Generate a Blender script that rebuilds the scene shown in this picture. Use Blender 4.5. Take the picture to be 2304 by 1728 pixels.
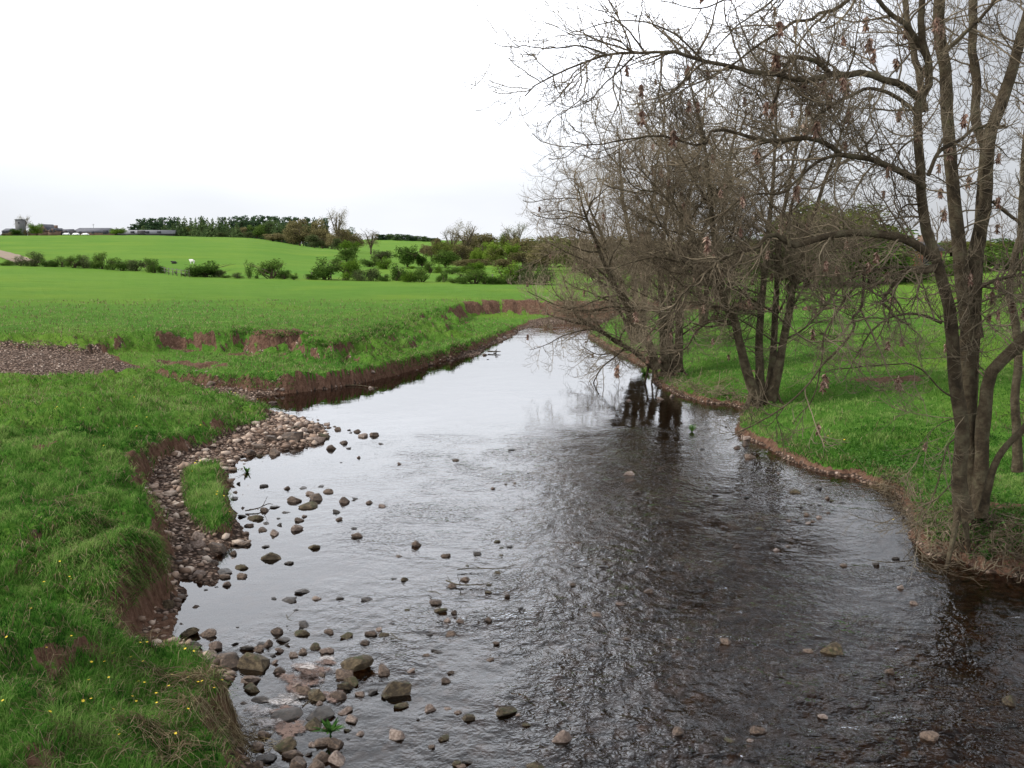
import bpy, math, random
import numpy as np
from mathutils import Vector

# ------------------------------------------------------------------ camera, world, sun, exposure
S = bpy.context.scene
for o in list(bpy.data.objects): bpy.data.objects.remove(o)
COL = S.collection
R = math.radians
CAMZ, FPX, HOR = 5.0, 2362.0, 548.0
PITCH = math.atan((864 - HOR) / FPX)
cam_d = bpy.data.cameras.new('camera'); cam = bpy.data.objects.new('camera', cam_d); COL.objects.link(cam)
cam.location = (0, 0, CAMZ); cam.rotation_euler = (R(90) - PITCH, 0, 0)
cam_d.sensor_width = 36; cam_d.lens = 36 * FPX / 2304; cam_d.clip_start = 0.05; cam_d.clip_end = 8000
S.camera = cam

SUN_EL, SUN_AZ = 40, -98          # degrees; azimuth from +Y towards +X
W_ = bpy.data.worlds.new("World"); S.world = W_; W_.use_nodes = True
nt = W_.node_tree; nt.nodes.clear()
def wn(t, **k):
    n = nt.nodes.new(t)
    for a, b in k.items(): setattr(n, a, b)
    return n
def wl(a, b): nt.links.new(a, b)
tc = wn('ShaderNodeTexCoord'); sep = wn('ShaderNodeSeparateXYZ'); wl(tc.outputs['Generated'], sep.inputs[0])
sky = wn('ShaderNodeTexSky', sky_type='NISHITA', sun_disc=False, sun_elevation=R(SUN_EL), sun_rotation=R(SUN_AZ))
elev = wn('ShaderNodeMapRange', interpolation_type='SMOOTHSTEP'); wl(sep.outputs[2], elev.inputs[0])
elev.inputs[1].default_value = 0.03; elev.inputs[2].default_value = 0.26
elev.inputs[3].default_value = 1.0; elev.inputs[4].default_value = 2.65
rgt = wn('ShaderNodeMapRange', interpolation_type='SMOOTHSTEP'); wl(sep.outputs[0], rgt.inputs[0])
rgt.inputs[1].default_value = 0.10; rgt.inputs[2].default_value = 0.42
rgt.inputs[3].default_value = 1.0; rgt.inputs[4].default_value = 0.0
# only the cloud bank ahead on the right is darker, not the sky behind the camera or overhead
fw = wn('ShaderNodeMapRange', interpolation_type='SMOOTHSTEP'); wl(sep.outputs[1], fw.inputs[0])
fw.inputs[1].default_value = -0.2; fw.inputs[2].default_value = 0.5; fw.inputs[3].default_value = 0; fw.inputs[4].default_value = 1
rmix = wn('ShaderNodeMix', data_type='FLOAT'); wl(fw.outputs[0], rmix.inputs[0]); rmix.inputs[2].default_value = 1.0; wl(rgt.outputs[0], rmix.inputs[3])
lef = wn('ShaderNodeMapRange', interpolation_type='SMOOTHSTEP'); wl(sep.outputs[0], lef.inputs[0])
lef.inputs[1].default_value = -0.5; lef.inputs[2].default_value = -0.2; lef.inputs[3].default_value = 0.86; lef.inputs[4].default_value = 1.0
mp = wn('ShaderNodeMapping'); mp.inputs['Scale'].default_value = (1.2, 1.2, 4.5); wl(tc.outputs['Generated'], mp.inputs[0])
nz = wn('ShaderNodeTexNoise'); nz.inputs['Scale'].default_value = 1.7; nz.inputs['Detail'].default_value = 5; wl(mp.outputs[0], nz.inputs['Vector'])
cl = wn('ShaderNodeMapRange'); wl(nz.outputs[0], cl.inputs[0]); cl.inputs[1].default_value = .3; cl.inputs[2].default_value = .7; cl.inputs[3].default_value = .86; cl.inputs[4].default_value = 1.12
def wm(a, b):
    m = wn('ShaderNodeMath', operation='MULTIPLY'); wl(a, m.inputs[0]); wl(b, m.inputs[1]); return m.outputs[0]
base = wn('ShaderNodeMix', data_type='FLOAT'); wl(rmix.outputs[0], base.inputs[0]); base.inputs[2].default_value = 0.60; wl(elev.outputs[0], base.inputs[3])
zen = wn('ShaderNodeMapRange', interpolation_type='SMOOTHSTEP'); wl(sep.outputs[2], zen.inputs[0])
zen.inputs[1].default_value = .34; zen.inputs[2].default_value = .66; zen.inputs[3].default_value = 1.0; zen.inputs[4].default_value = .42
lum = wm(wm(wm(base.outputs[0], cl.outputs[0]), lef.outputs[0]), zen.outputs[0])
tint = wn('ShaderNodeMix', data_type='RGBA'); wl(elev.outputs[0], tint.inputs[0])
tint.inputs[6].default_value = (.95, .98, 1.06, 1); tint.inputs[7].default_value = (.95, .98, 1.03, 1); tint.inputs[0].default_value = .5
for l in list(nt.links):
    if l.to_node == tint: nt.links.remove(l)
cs = wn('ShaderNodeVectorMath', operation='SCALE'); wl(tint.outputs[2], cs.inputs[0]); wl(lum, cs.inputs['Scale'])
sk2 = wn('ShaderNodeVectorMath', operation='SCALE'); wl(sky.outputs[0], sk2.inputs[0]); sk2.inputs['Scale'].default_value = 0.01
ad = wn('ShaderNodeVectorMath', operation='ADD'); wl(cs.outputs[0], ad.inputs[0]); wl(sk2.outputs[0], ad.inputs[1])
bg = wn('ShaderNodeBackground'); wl(ad.outputs[0], bg.inputs[0]); bg.inputs[1].default_value = 1.0
wo = wn('ShaderNodeOutputWorld'); wl(bg.outputs[0], wo.inputs[0])

sd_ = bpy.data.lights.new('sun', 'SUN'); sun = bpy.data.objects.new('sun', sd_); COL.objects.link(sun)
sd_.energy = 4.6; sd_.angle = R(9); sd_.color = (1, .97, .91)
az = R(SUN_AZ); el = R(SUN_EL)
sdir = Vector((math.sin(az) * math.cos(el), math.cos(az) * math.cos(el), math.sin(el)))
sun.rotation_euler = sdir.to_track_quat('Z', 'Y').to_euler(); sun.location = sdir * 50
S.view_settings.view_transform = 'Standard'; S.view_settings.look = 'None'
S.view_settings.exposure = 0.0; S.view_settings.gamma = 1.0
S.render.engine = 'CYCLES'
try: S.cycles.max_bounces = 8; S.cycles.transparent_max_bounces = 12; S.cycles.diffuse_bounces = 2; S.cycles.glossy_bounces = 3
except Exception: pass

# ------------------------------------------------------------------ helpers
rng = np.random.default_rng(7); random.seed(7)
CP, SP = math.cos(PITCH), math.sin(PITCH)
def ray(u, v):
    x = (u - 1152) / FPX; y = -(v - 864) / FPX
    return np.array([x, CP + y * SP, y * CP - SP])
def P(u, v, z=0.0):
    d = ray(u, v); t = (z - CAMZ) / d[2]; return np.array([d[0] * t, d[1] * t, z])
def PD(u, v, y):
    d = ray(u, v); t = y / d[1]; return np.array([d[0] * t, y, CAMZ + d[2] * t])
def XY(lst):
    out = []
    for p in lst:
        if p[0] == 'w': out.append((p[1], p[2]))
        else:
            q = P(p[0], p[1], p[2] if len(p) > 2 else 0.0); out.append((q[0], q[1]))
    return np.array(out)
def hsh(ix, iy, s):
    h = np.sin(ix * 127.1 + iy * 311.7 + s * 74.7) * 43758.5453
    return h - np.floor(h)
def vn(x, y, s=0.0):
    ix = np.floor(x); iy = np.floor(y); fx = x - ix; fy = y - iy
    fx = fx * fx * (3 - 2 * fx); fy = fy * fy * (3 - 2 * fy)
    a = hsh(ix, iy, s); b = hsh(ix + 1, iy, s); c = hsh(ix, iy + 1, s); d = hsh(ix + 1, iy + 1, s)
    return (a * (1 - fx) + b * fx) * (1 - fy) + (c * (1 - fx) + d * fx) * fy
def fbm(x, y, s=0.0, o=4):
    t = 0; a = .5; n = 0
    for k in range(o):
        t = t + a * vn(x, y, s + k * 3.3); n += a; a *= .5; x = x * 2.03; y = y * 2.03
    return t / n - .5
def ss(x, a=0.0, b=1.0):
    t = np.clip((x - a) / (b - a), 0, 1); return t * t * (3 - 2 * t)
def sdist(X, Y, poly):
    """signed distance, positive inside"""
    x = X.ravel(); y = Y.ravel(); d = np.full(x.shape, 1e9); ins = np.zeros(x.shape, bool)
    n = len(poly)
    for i in range(n):
        ax, ay = poly[i]; bx, by = poly[(i + 1) % n]
        ex, ey = bx - ax, by - ay; L2 = ex * ex + ey * ey + 1e-12
        t = np.clip(((x - ax) * ex + (y - ay) * ey) / L2, 0, 1)
        d = np.minimum(d, (x - ax - t * ex) ** 2 + (y - ay - t * ey) ** 2)
        if abs(ey) > 1e-12:
            c = ((ay > y) != (by > y)) & (x < ex * (y - ay) / ey + ax); ins ^= c
    d = np.sqrt(d); return np.where(ins, d, -d).reshape(X.shape)
def idw(X, Y, pts, vals, p=3.0):
    num = 0; den = 0
    for (a, b), v in zip(pts, vals):
        w = 1.0 / (((X - a) ** 2 + (Y - b) ** 2 + .05) ** (p / 2)); num = num + w * v; den = den + w
    return num / den

# ------------------------------------------------------------------ materials
def mat(name): 
    m = bpy.data.materials.new(name); m.use_nodes = True; m.node_tree.nodes.clear(); return m
class NB:
    def __init__(s, m): s.t = m.node_tree
    def n(s, typ, ins=None, **k):
        n = s.t.nodes.new(typ)
        for a, b in k.items(): setattr(n, a, b)
        for a, b in (ins or {}).items():
            i = n.inputs[a]
            if hasattr(b, 'bl_idname') or isinstance(b, bpy.types.NodeSocket): s.t.links.new(b, i)
            else: i.default_value = b
        return n
    def noise(s, vec, sc, det=4, rough=.6, dist=0):
        return s.n('ShaderNodeTexNoise', {'Vector': vec, 'Scale': sc, 'Detail': det, 'Roughness': rough, 'Distortion': dist})
    def ramp(s, fac, stops):
        r = s.n('ShaderNodeValToRGB', {'Fac': fac}); e = r.color_ramp.elements
        while len(e) < len(stops): e.new(.5)
        for q, (p_, c) in zip(e, stops): q.position = p_; q.color = (*c, 1)
        return r.outputs[0]
    def mr(s, v, a, b, c=0, d=1, smooth=False):
        return s.n('ShaderNodeMapRange', {0: v, 1: a, 2: b, 3: c, 4: d}, interpolation_type='SMOOTHSTEP' if smooth else 'LINEAR').outputs[0]
    def mix(s, f, a, b):
        return s.n('ShaderNodeMix', {0: f, 6: a, 7: b}, data_type='RGBA').outputs[2]
    def math(s, op, a, b=0.0):
        return s.n('ShaderNodeMath', {0: a, 1: b}, operation=op).outputs[0]
    def out(s, sh, disp=None):
        o = s.n('ShaderNodeOutputMaterial'); s.t.links.new(sh, o.inputs[0]); return o
def c4(r, g, b): return (r, g, b, 1)

def ground_mat():
    m = mat('ground'); b = NB(m)
    at = b.n('ShaderNodeAttribute', attribute_name='surf'); sp = b.n('ShaderNodeSeparateColor', {0: at.outputs['Color']})
    pos = b.n('ShaderNodeNewGeometry').outputs['Position']
    n1 = b.noise(pos, 9, 6, .7).outputs[0]; n2 = b.noise(pos, .6, 5, .6).outputs[0]; n3 = b.noise(pos, .035, 4, .6).outputs[0]
    n4 = b.noise(pos, 2.4, 4, .65).outputs[0]
    # grass colour: blade mottling, tussock patches, broad field tone
    ga = b.ramp(n1, [(.28, (.020, .056, .009)), (.5, (.056, .130, .018)), (.72, (.120, .195, .042))])
    gb = b.ramp(n2, [(.3, (.026, .080, .012)), (.55, (.060, .142, .020)), (.75, (.120, .168, .040))])
    g = b.mix(.5, ga, gb)
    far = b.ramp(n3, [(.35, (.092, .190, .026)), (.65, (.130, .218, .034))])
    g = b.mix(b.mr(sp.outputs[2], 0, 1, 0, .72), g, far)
    st_ = b.noise(b.n('ShaderNodeMapping', {0: pos, 'Scale': (.22, .9, 1), 'Rotation': (0, 0, .12)}).outputs[0], 1.0, 5, .65).outputs[0]
    g = b.mix(b.mr(st_, .52, .70, 0, .55), g, c4(.050, .118, .012)); g = b.mix(b.mr(b.noise(pos, .09, 3, .5).outputs[0], .5, .72, 0, .45), g, c4(.150, .215, .028))
    # red earth
    so = b.ramp(b.noise(b.n('ShaderNodeMapping', {0: pos, 'Scale': (1, 1, .35)}).outputs[0], 9, 7, .75).outputs[0], [(.28, (.036, .020, .013)), (.5, (.110, .062, .042)), (.72, (.180, .112, .080)), (.85, (.25, .17, .125))])
    # gravel: cells with their own tone
    vo = b.n('ShaderNodeTexVoronoi', {'Vector': pos, 'Scale': 13.0})
    gv = b.ramp(b.n('ShaderNodeSeparateColor', {0: vo.outputs['Color']}).outputs[0], [(.0, (.075, .050, .036)), (.35, (.15, .10, .075)), (.65, (.24, .165, .125)), (.95, (.36, .27, .22))])
    gv = b.mix(b.mr(vo.outputs['Distance'], .25, .6), gv, c4(.04, .028, .022))
    th = b.math('ADD', sp.outputs[0], b.mr(n4, .3, .7, -.28, .28))
    th2 = b.math('ADD', th, b.mr(n1, .3, .7, -.18, .18))
    wg = b.mr(th2, .38, .58, 0, 1, True)
    ts = b.math('ADD', sp.outputs[1], b.mr(n4, .3, .7, -.25, .25)); ws = b.mr(ts, .4, .6, 0, 1, True)
    col = b.mix(ws, gv, so); col = b.mix(wg, col, g)
    # river bed: stones darkened by brown algae
    pz = b.n('ShaderNodeSeparateXYZ', {0: pos}).outputs[2]
    bed = b.mr(pz, -.12, 0.03, 1, 0)
    bc = b.ramp(b.noise(pos, 5, 6, .75).outputs[0], [(.3, (.024, .014, .006)), (.55, (.070, .044, .022)), (.8, (.16, .115, .06))])
    col = b.mix(bed, col, bc)
    hgt = b.math('ADD', b.math('MULTIPLY', n1, .09), b.math('MULTIPLY', vo.outputs['Distance'], -.03))
    bp = b.n('ShaderNodeBump', {'Height': hgt, 'Strength': 1.0, 'Distance': 1.0})
    pr = b.n('ShaderNodeBsdfPrincipled', {'Base Color': col, 'Roughness': .95, 'Specular IOR Level': .02, 'Normal': bp.outputs[0]})
    b.out(pr.outputs[0]); return m

def simple(name, stops, scale, rough=.85, det=5, bump=0.0, bs=None, spec=.3, obj=False, rnd=0.0, top=None):
    m = mat(name); b = NB(m)
    tcn = b.n('ShaderNodeTexCoord').outputs['Object']
    oi = b.n('ShaderNodeObjectInfo').outputs['Random']
    if obj:
        tcn = b.n('ShaderNodeVectorMath', {0: tcn, 1: b.n('ShaderNodeCombineXYZ', {0: b.math('MULTIPLY', oi, 37.0), 1: b.math('MULTIPLY', oi, 11.0)}).outputs[0]}, operation='ADD').outputs[0]
    f = b.noise(tcn, scale, det, .65).outputs[0]
    if rnd: f = b.math('ADD', f, b.mr(oi, 0, 1, -rnd, rnd))
    col = b.ramp(f, stops)
    if top:
        nzc = b.n('ShaderNodeSeparateXYZ', {0: b.n('ShaderNodeNewGeometry').outputs['Normal']}).outputs[2]
        f2 = b.math('ADD', nzc, b.mr(b.noise(tcn, scale * .6, 4).outputs[0], .3, .7, -.6, .4))
        col = b.mix(b.mr(f2, top[1], top[1] + .35, 0, 1), col, c4(*top[0]))
    kw = {'Base Color': col, 'Roughness': rough, 'Specular IOR Level': spec}
    if bump:
        kw['Normal'] = b.n('ShaderNodeBump', {'Height': b.noise(tcn, bs or scale * 2, 6, .7).outputs[0], 'Strength': 1.0, 'Distance': bump}).outputs[0]
    b.out(b.n('ShaderNodeBsdfPrincipled', kw).outputs[0]); return m

def leafy(name, c0, c1, c2, trans=.35, rnd=.12):
    """foliage: tone per leaf from attribute 'rnd', small shift per plant"""
    m = mat(name); b = NB(m)
    a = b.n('ShaderNodeAttribute', attribute_name='rnd').outputs['Fac']
    oi = b.n('ShaderNodeObjectInfo').outputs['Random']
    f = b.math('ADD', a, b.mr(oi, 0, 1, -rnd, rnd))
    col = b.ramp(f, [(.1, c0), (.5, c1), (.9, c2)])
    d = b.n('ShaderNodeBsdfDiffuse', {'Color': col}); t = b.n('ShaderNodeBsdfTranslucent', {'Color': col})
    mx = b.n('ShaderNodeMixShader', {0: trans}); m.node_tree.links.new(d.outputs[0], mx.inputs[1]); m.node_tree.links.new(t.outputs[0], mx.inputs[2])
    b.out(mx.outputs[0]); return m

def water_mat():
    m = mat('river_water'); b = NB(m)
    ro = b.n('ShaderNodeAttribute', attribute_name='rough').outputs['Fac']
    pos = b.n('ShaderNodeNewGeometry').outputs['Position']
    v1 = b.n('ShaderNodeMapping', {0: pos, 'Rotation': (0, 0, R(10)), 'Scale': (1.0, .85, 1)}).outputs[0]
    na = b.noise(v1, 5.5, 1.5, .5, .25).outputs[0]
    nb_ = b.noise(v1, 14, 1.0, .5, .2).outputs[0]
    nc = b.noise(pos, 1.1, 2, .5, .3).outputs[0]
    rdg = b.math('SUBTRACT', 1.0, b.math('ABSOLUTE', b.math('MULTIPLY', b.math('SUBTRACT', nb_, .5), 3.0)))
    pm = b.mr(b.noise(pos, .7, 3, .6, .4).outputs[0], .38, .62, .35, 1.25)
    amp = b.math('MULTIPLY', ro, pm)
    h = b.math('ADD', b.math('MULTIPLY', na, b.math('MULTIPLY', amp, .048)), b.math('MULTIPLY', rdg, b.math('MULTIPLY', amp, .0085)))
    h = b.math('ADD', h, b.math('MULTIPLY', nb_, .0004))
    h = b.math('ADD', h, b.math('MULTIPLY', nc, .0035))
    bp = b.n('ShaderNodeBump', {'Height': h, 'Strength': 1.0, 'Distance': 1.0}).outputs[0]
    fr = b.n('ShaderNodeFresnel', {'IOR': 1.333, 'Normal': bp}).outputs[0]
    gl = b.n('ShaderNodeBsdfGlossy', {'Color': c4(1, 1, 1), 'Roughness': .02, 'Normal': bp})
    tr = b.n('ShaderNodeBsdfTransparent', {'Color': c4(.52, .38, .24)})
    mx = b.n('ShaderNodeMixShader', {0: fr}); L = m.node_tree.links
    L.new(tr.outputs[0], mx.inputs[1]); L.new(gl.outputs[0], mx.inputs[2])
    b.out(mx.outputs[0]); return m

M = {}
M['ground'] = ground_mat()
M['water'] = water_mat()
M['grass'] = leafy('grass_blades', (.012, .048, .008), (.060, .168, .022), (.215, .310, .085), .40, 0)
M['straw'] = leafy('dry_straw', (.085, .062, .034), (.165, .125, .072), (.27, .22, .135), .2, 0)
M['herb'] = leafy('herb_leaf', (.020, .055, .012), (.045, .105, .022), (.085, .16, .045), .3)
M['bark'] = simple('ash_bark', [(.28, (.020, .016, .011)), (.48, (.060, .045, .028)), (.62, (.095, .080, .050)), (.78, (.070, .080, .026))], 4.5, .9, 8, .06, 14, .1)
M['twig'] = simple('twig_bark', [(.3, (.050, .038, .025)), (.5, (.125, .098, .066)), (.7, (.22, .18, .12))], 1.2, .9, 4, 0, None, .1)
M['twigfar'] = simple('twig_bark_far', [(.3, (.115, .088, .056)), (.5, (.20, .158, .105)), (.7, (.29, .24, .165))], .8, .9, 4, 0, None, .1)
M['key'] = leafy('seed_key', (.095, .052, .038), (.22, .135, .10), (.42, .30, .23), .3)
ST = {
 'd': simple('dark_wet_stone', [(.3, (.011, .008, .006)), (.5, (.030, .022, .016)), (.68, (.085, .064, .048))], 3, .42, 6, .03, 12, .5, True, .05),
 'm': simple('mossy_stone', [(.32, (.018, .012, .006)), (.5, (.060, .042, .022)), (.68, (.14, .105, .060))], 3, .7, 6, .03, 12, .3, True, .05, ((.040, .042, .012), .72)),
 'b': simple('brown_stone', [(.3, (.028, .018, .012)), (.5, (.085, .055, .036)), (.68, (.20, .14, .10))], 3, .6, 6, .03, 12, .4, True, .08),
 'p': simple('pale_stone', [(.25, (.065, .042, .032)), (.5, (.155, .112, .088)), (.68, (.30, .235, .195))], 3, .7, 6, .025, 12, .3, True, .10),
}

# ------------------------------------------------------------------ mesh + tagging helpers
def mkmesh(name, V, F, mats=(), smooth=False, attrs=None):
    """V (n,3) array; F array (m,k) or list of such arrays"""
    V = np.asarray(V, dtype=np.float32).reshape(-1, 3)
    if not isinstance(F, list): F = [F]
    F = [np.asarray(f, dtype=np.int32) for f in F if len(f)]
    me = bpy.data.meshes.new(name)
    me.vertices.add(len(V)); me.vertices.foreach_set('co', V.ravel())
    nl = sum(f.size for f in F); npoly = sum(len(f) for f in F)
    me.loops.add(nl); me.polygons.add(npoly)
    me.loops.foreach_set('vertex_index', np.concatenate([f.ravel() for f in F]))
    tot = np.concatenate([np.full(len(f), f.shape[1], dtype=np.int32) for f in F])
    st = np.concatenate([[0], np.cumsum(tot)[:-1]]).astype(np.int32)
    me.polygons.foreach_set('loop_start', st); me.polygons.foreach_set('loop_total', tot)
    if smooth: me.polygons.foreach_set('use_smooth', np.ones(npoly, dtype=bool))
    for k, a in (attrs or {}).items():
        a = np.asarray(a, dtype=np.float32)
        if a.ndim == 1:
            at = me.attributes.new(k, 'FLOAT', 'POINT'); at.data.foreach_set('value', a)
        else:
            at = me.attributes.new(k, 'FLOAT_COLOR', 'POINT'); at.data.foreach_set('color', a.ravel())
    for m_ in (mats if isinstance(mats, (list, tuple)) else [mats]): me.materials.append(m_)
    me.update(calc_edges=True); me.validate(); return me
def obj(name, me, parent=None, loc=None, label=None, cat=None, group=None, kind=None):
    o = bpy.data.objects.new(name, me); COL.objects.link(o)
    if parent: o.parent = parent
    if loc is not None: o.location = tuple(float(q) for q in loc)
    tag(o, label, cat, group, kind); return o
def tag(o, label=None, cat=None, group=None, kind=None):
    if label: o['label'] = label
    if cat: o['category'] = cat
    if group: o['group'] = group
    if kind: o['kind'] = kind
ORD = ['zeroth', 'first', 'second', 'third', 'fourth', 'fifth', 'sixth', 'seventh', 'eighth', 'ninth', 'tenth', 'eleventh', 'twelfth', 'thirteenth', 'fourteenth', 'fifteenth', 'sixteenth', 'seventeenth', 'eighteenth', 'nineteenth', 'twentieth']
ORD += ['twenty-' + q for q in ORD[1:10]] + ['thirtieth'] + ['thirty-' + q for q in ORD[1:10]] + ['fortieth'] + ['forty-' + q for q in ORD[1:10]]
def box(c, s, rz=0, bev=0):
    x, y, z = [q / 2 for q in s]
    V = np.array([(a * x, b * y, d * z) for a in (-1, 1) for b in (-1, 1) for d in (-1, 1)], float)
    if rz: cz, sz = math.cos(rz), math.sin(rz); V = V @ np.array([[cz, sz, 0], [-sz, cz, 0], [0, 0, 1]])
    V += np.array(c); F = np.array([[0, 1, 3, 2], [4, 6, 7, 5], [0, 4, 5, 1], [2, 3, 7, 6], [0, 2, 6, 4], [1, 5, 7, 3]])
    return V, F
def join(parts):
    V = []; F = {}; n = 0
    for v, f in parts:
        V.append(np.asarray(v, float)); f = np.asarray(f)
        F.setdefault(f.shape[1], []).append(f + n); n += len(v)
    return np.concatenate(V), [np.concatenate(q) for q in F.values()]

# ------------------------------------------------------------------ terrain
W_left = [(650, 1900), (600, 1800), (575, 1728), (550, 1660), (512, 1600), (516, 1560), (545, 1525), (520, 1490), (440, 1448), (402, 1425), (402, 1388), (431, 1338), (419, 1306), (478, 1318), (506, 1290), (490, 1262), (520, 1230), (560, 1222), (548, 1195), (528, 1170), (524, 1140), (515, 1098), (513, 1050), (542, 1028), (629, 1016), (718, 1001), (743, 981), (725, 954), (682, 943), (617, 934), (604, 920), (575, 898), (560, 890), (616, 888), (689, 881), (775, 869), (854, 853), (933, 832), (1000, 812), (1075, 800), (1097, 780), (1147, 762), (1167, 747), (1197, 735), (1267, 727), (1316, 726), (1420, 725), ('w', 18, 67.5), ('w', 25, 67)]
W_right = [('w', 18, 63), (1420, 737), (1330, 748), (1318, 757), (1344, 772), (1400, 800), (1440, 822), (1480, 836), (1462, 856), (1497, 876), (1535, 893), (1590, 906), (1640, 912), (1668, 918), (1662, 945), (1652, 974), (1699, 999), (1764, 1034), (1834, 1059), (1924, 1079), (1998, 1109), (2043, 1152), (2048, 1214), (2083, 1252), (2153, 1262), (2213, 1287), (2304, 1307), (2500, 1370), (2900, 1500), (3600, 1750), ('w', 13, -30), ('w', -3.5, -30)]
POLY_W = XY(W_left + W_right)
A_v = [(700, 2050, .4), (650, 1900, .4), (580, 1740, .4), (535, 1660, .4), (505, 1585, .4), (545, 1540, .4), (536, 1496, .4), (478, 1462, .4), (407, 1440, .4), (333, 1440, .45), (301, 1416, .5), (290, 1364, .55), (330, 1300, .6), (396, 1262, .55), (382, 1206, .65), (362, 1134, .60), (336, 1090, .60), (315, 1045, .62), (347, 1007, .58), (398, 989, .50), (481, 980, .42), (503, 968, .38), (542, 958, .3), (608, 943, .22), (600, 915, .25), (564, 896, .35), (506, 886, .5), (463, 872, .55), (398, 855, .7), (344, 836, .85), (307, 828, 1.0), (253, 834, 1.0), (145, 841, 1.0), (0, 848, 1.0), (-600, 860, 1.1)]
POLY_A = np.vstack([XY(A_v), [(-60, 32), (-60, -30), (-4, -30)]])
A_c = A_v + [(150, 1000, 1.15), (150, 1150, 1.2), (100, 1400, 1.2), (0, 1600, 1.1), (200, 1600, .8), (350, 1600, .6), (-600, 1200, 1.6), (250, 1250, .95), (-500, 1700, 1.4), (300, 1000, 1.1), (220, 900, 1.1), (450, 930, .75), (300, 1206, 1.0), (270, 1140, .95), (240, 1070, .95)]
A_pts = XY(A_c); A_z = [q[2] for q in A_c]
POLY_G = XY([(445, 1040, .3), (506, 1043, .3), (517, 1098, .3), (526, 1146, .3), (519, 1181, .3), (463, 1184, .3), (423, 1145, .3), (409, 1098, .3), (412, 1054, .3)])
POLY_C = XY([(262, 818, .5), (330, 834, .46), (400, 848, .42), (470, 858, .38), (520, 860, .34), (560, 864, .32), (620, 862, .34), (700, 856, .4), (780, 848, .42), (860, 831, .42), (940, 809, .4), (1000, 792, .38), (1080, 769, .33), (1150, 738, .28), (1200, 717, .25), (1270, 709, .22), (1400, 706, .22), ('w', 60, 74), ('w', 60, 120), ('w', -60, 120), ('w', -60, 46), (150, 796, .5), (220, 803, .5)])
B_v = [(-1500, 790, 1.4, 1.5), (-400, 772, 1.4, 1.5), (0, 757, 1.35, 1.6), (150, 763, 1.3, 1.4), (300, 752, 1.3, 1.2), (420, 744, 1.3, .8), (500, 746, 1.3, 1.0), (560, 738, 1.3, 1.1), (600, 747, 1.3, 1.2), (640, 745, 1.3, 1.0), (690, 742, 1.3, .8), (708, 752, 1.25, 1.0), (735, 775, 1.1, 2.0), (790, 752, 1.2, 4.5), (880, 722, 1.2, 5.0), (960, 700, 1.2, 3.0), (1015, 690, 1.2, .5), (1050, 680, 1.2, .4), (1120, 676, 1.2, .4), (1200, 677, 1.15, .4), (1320, 681, 1.1, .5), (1420, 681, 1.1, .6)]
POLY_B = np.vstack([XY([q[:3] for q in B_v]), [(20, 71), (60, 74), (220, 84), (3000, 90), (3000, 5000), (-3000, 5000), (-3000, 40)]])
B_pts = XY([q[:3] for q in B_v]); B_w = [q[3] for q in B_v]
D_c = [(2185, 1150, .8), (2130, 1180, .72), (2070, 1160, .55), (2150, 1215, .75), (2250, 1235, .95), (2304, 1200, .9), (1690, 905, .4), (1480, 835, .35), (2000, 950, .7), (1800, 850, .75), (2200, 850, 1.1), (2000, 800, 1.0), (2304, 760, 1.5), (1650, 800, .7), (1560, 760, .85), (1560, 700, 1.15), (1750, 720, 1.1), (1850, 1040, .35), (1950, 1060, .45), (1720, 980, .4), (1420, 745, 1.0)]
D_pts = np.vstack([XY(D_c), [(12, 61), (30, 61), (60, 61), (40, 30), (60, 20), (20, 8)]]); D_z = [q[2] for q in D_c] + [1.2, 1.6, 2.2, 1.8, 2.2, 1.2]
MID = XY([(1400, 1900), (1250, 1500), (1200, 1200), (1250, 1000), (1280, 850), (1270, 780), (1300, 745)])
POLY_R = np.vstack([[(5, -40)], MID, [(9, 65), (20, 65), (60, 67), (220, 76), (3000, 80), (3000, -40)]])
# far relief: rows by depth, columns by direction (pixel column of the ray)
TU = [-2500, -600, 0, 300, 550, 740, 850, 1000, 1200, 1500, 1750, 2304, 4000]
TD = [20, 60, 80, 120, 160, 250, 300, 400, 520, 700, 900, 1300, 3000]
TZ = np.array([
 # 20   60   80   120  160  250  300  400  520  700  900 1300 3000
 [1.6, 1.7, 2.0, 2.6, 3.4, 6.0, 7.0, 9.0, 9.0, 8.0, 6, 5, 5],
 [1.6, 1.6, 1.9, 2.4, 3.2, 5.9, 6.9, 8.9, 9.0, 8.0, 6, 5, 5],
 [1.4, 1.45, 1.6, 2.05, 2.9, 5.2, 6.3, 8.0, 7.6, 6.0, 5, 5, 5],
 [1.3, 1.35, 1.4, 1.7, 2.5, 5.1, 6.3, 8.2, 7.6, 6.0, 5, 5, 5],
 [1.3, 1.3, 1.3, 1.4, 2.1, 4.5, 5.7, 7.3, 6.0, 4.0, 4, 4, 5],
 [1.25, 1.25, 1.25, 1.3, 1.7, 2.9, 3.4, 3.2, 2.0, 2.5, 4, 5, 5],
 [1.2, 1.2, 1.2, 1.25, 1.3, 1.7, 1.8, 1.6, 1.6, 4.0, 9, 11, 8],
 [1.2, 1.2, 1.2, 1.2, 1.2, 1.3, 1.4, 1.6, 2.0, 3.5, 7, 9, 8],
 [1.1, 1.1, 1.15, 1.2, 1.2, 1.3, 1.4, 1.6, 2.0, 3.0, 4, 6, 6],
 [1.1, 1.2, 1.25, 1.3, 1.4, 1.6, 1.8, 2.2, 3.0, 4.0, 5, 6, 6],
 [1.2, 1.35, 1.45, 1.7, 1.9, 2.4, 2.8, 3.5, 4.0, 5.0, 5, 6, 6],
 [1.6, 2.0, 2.3, 3.0, 3.2, 3.6, 4.0, 4.5, 5.0, 5.0, 5, 6, 6],
 [1.8, 2.2, 2.6, 3.2, 3.6, 4.0, 4.5, 5.0, 5.0, 5.0, 5, 6, 6]])
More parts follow.
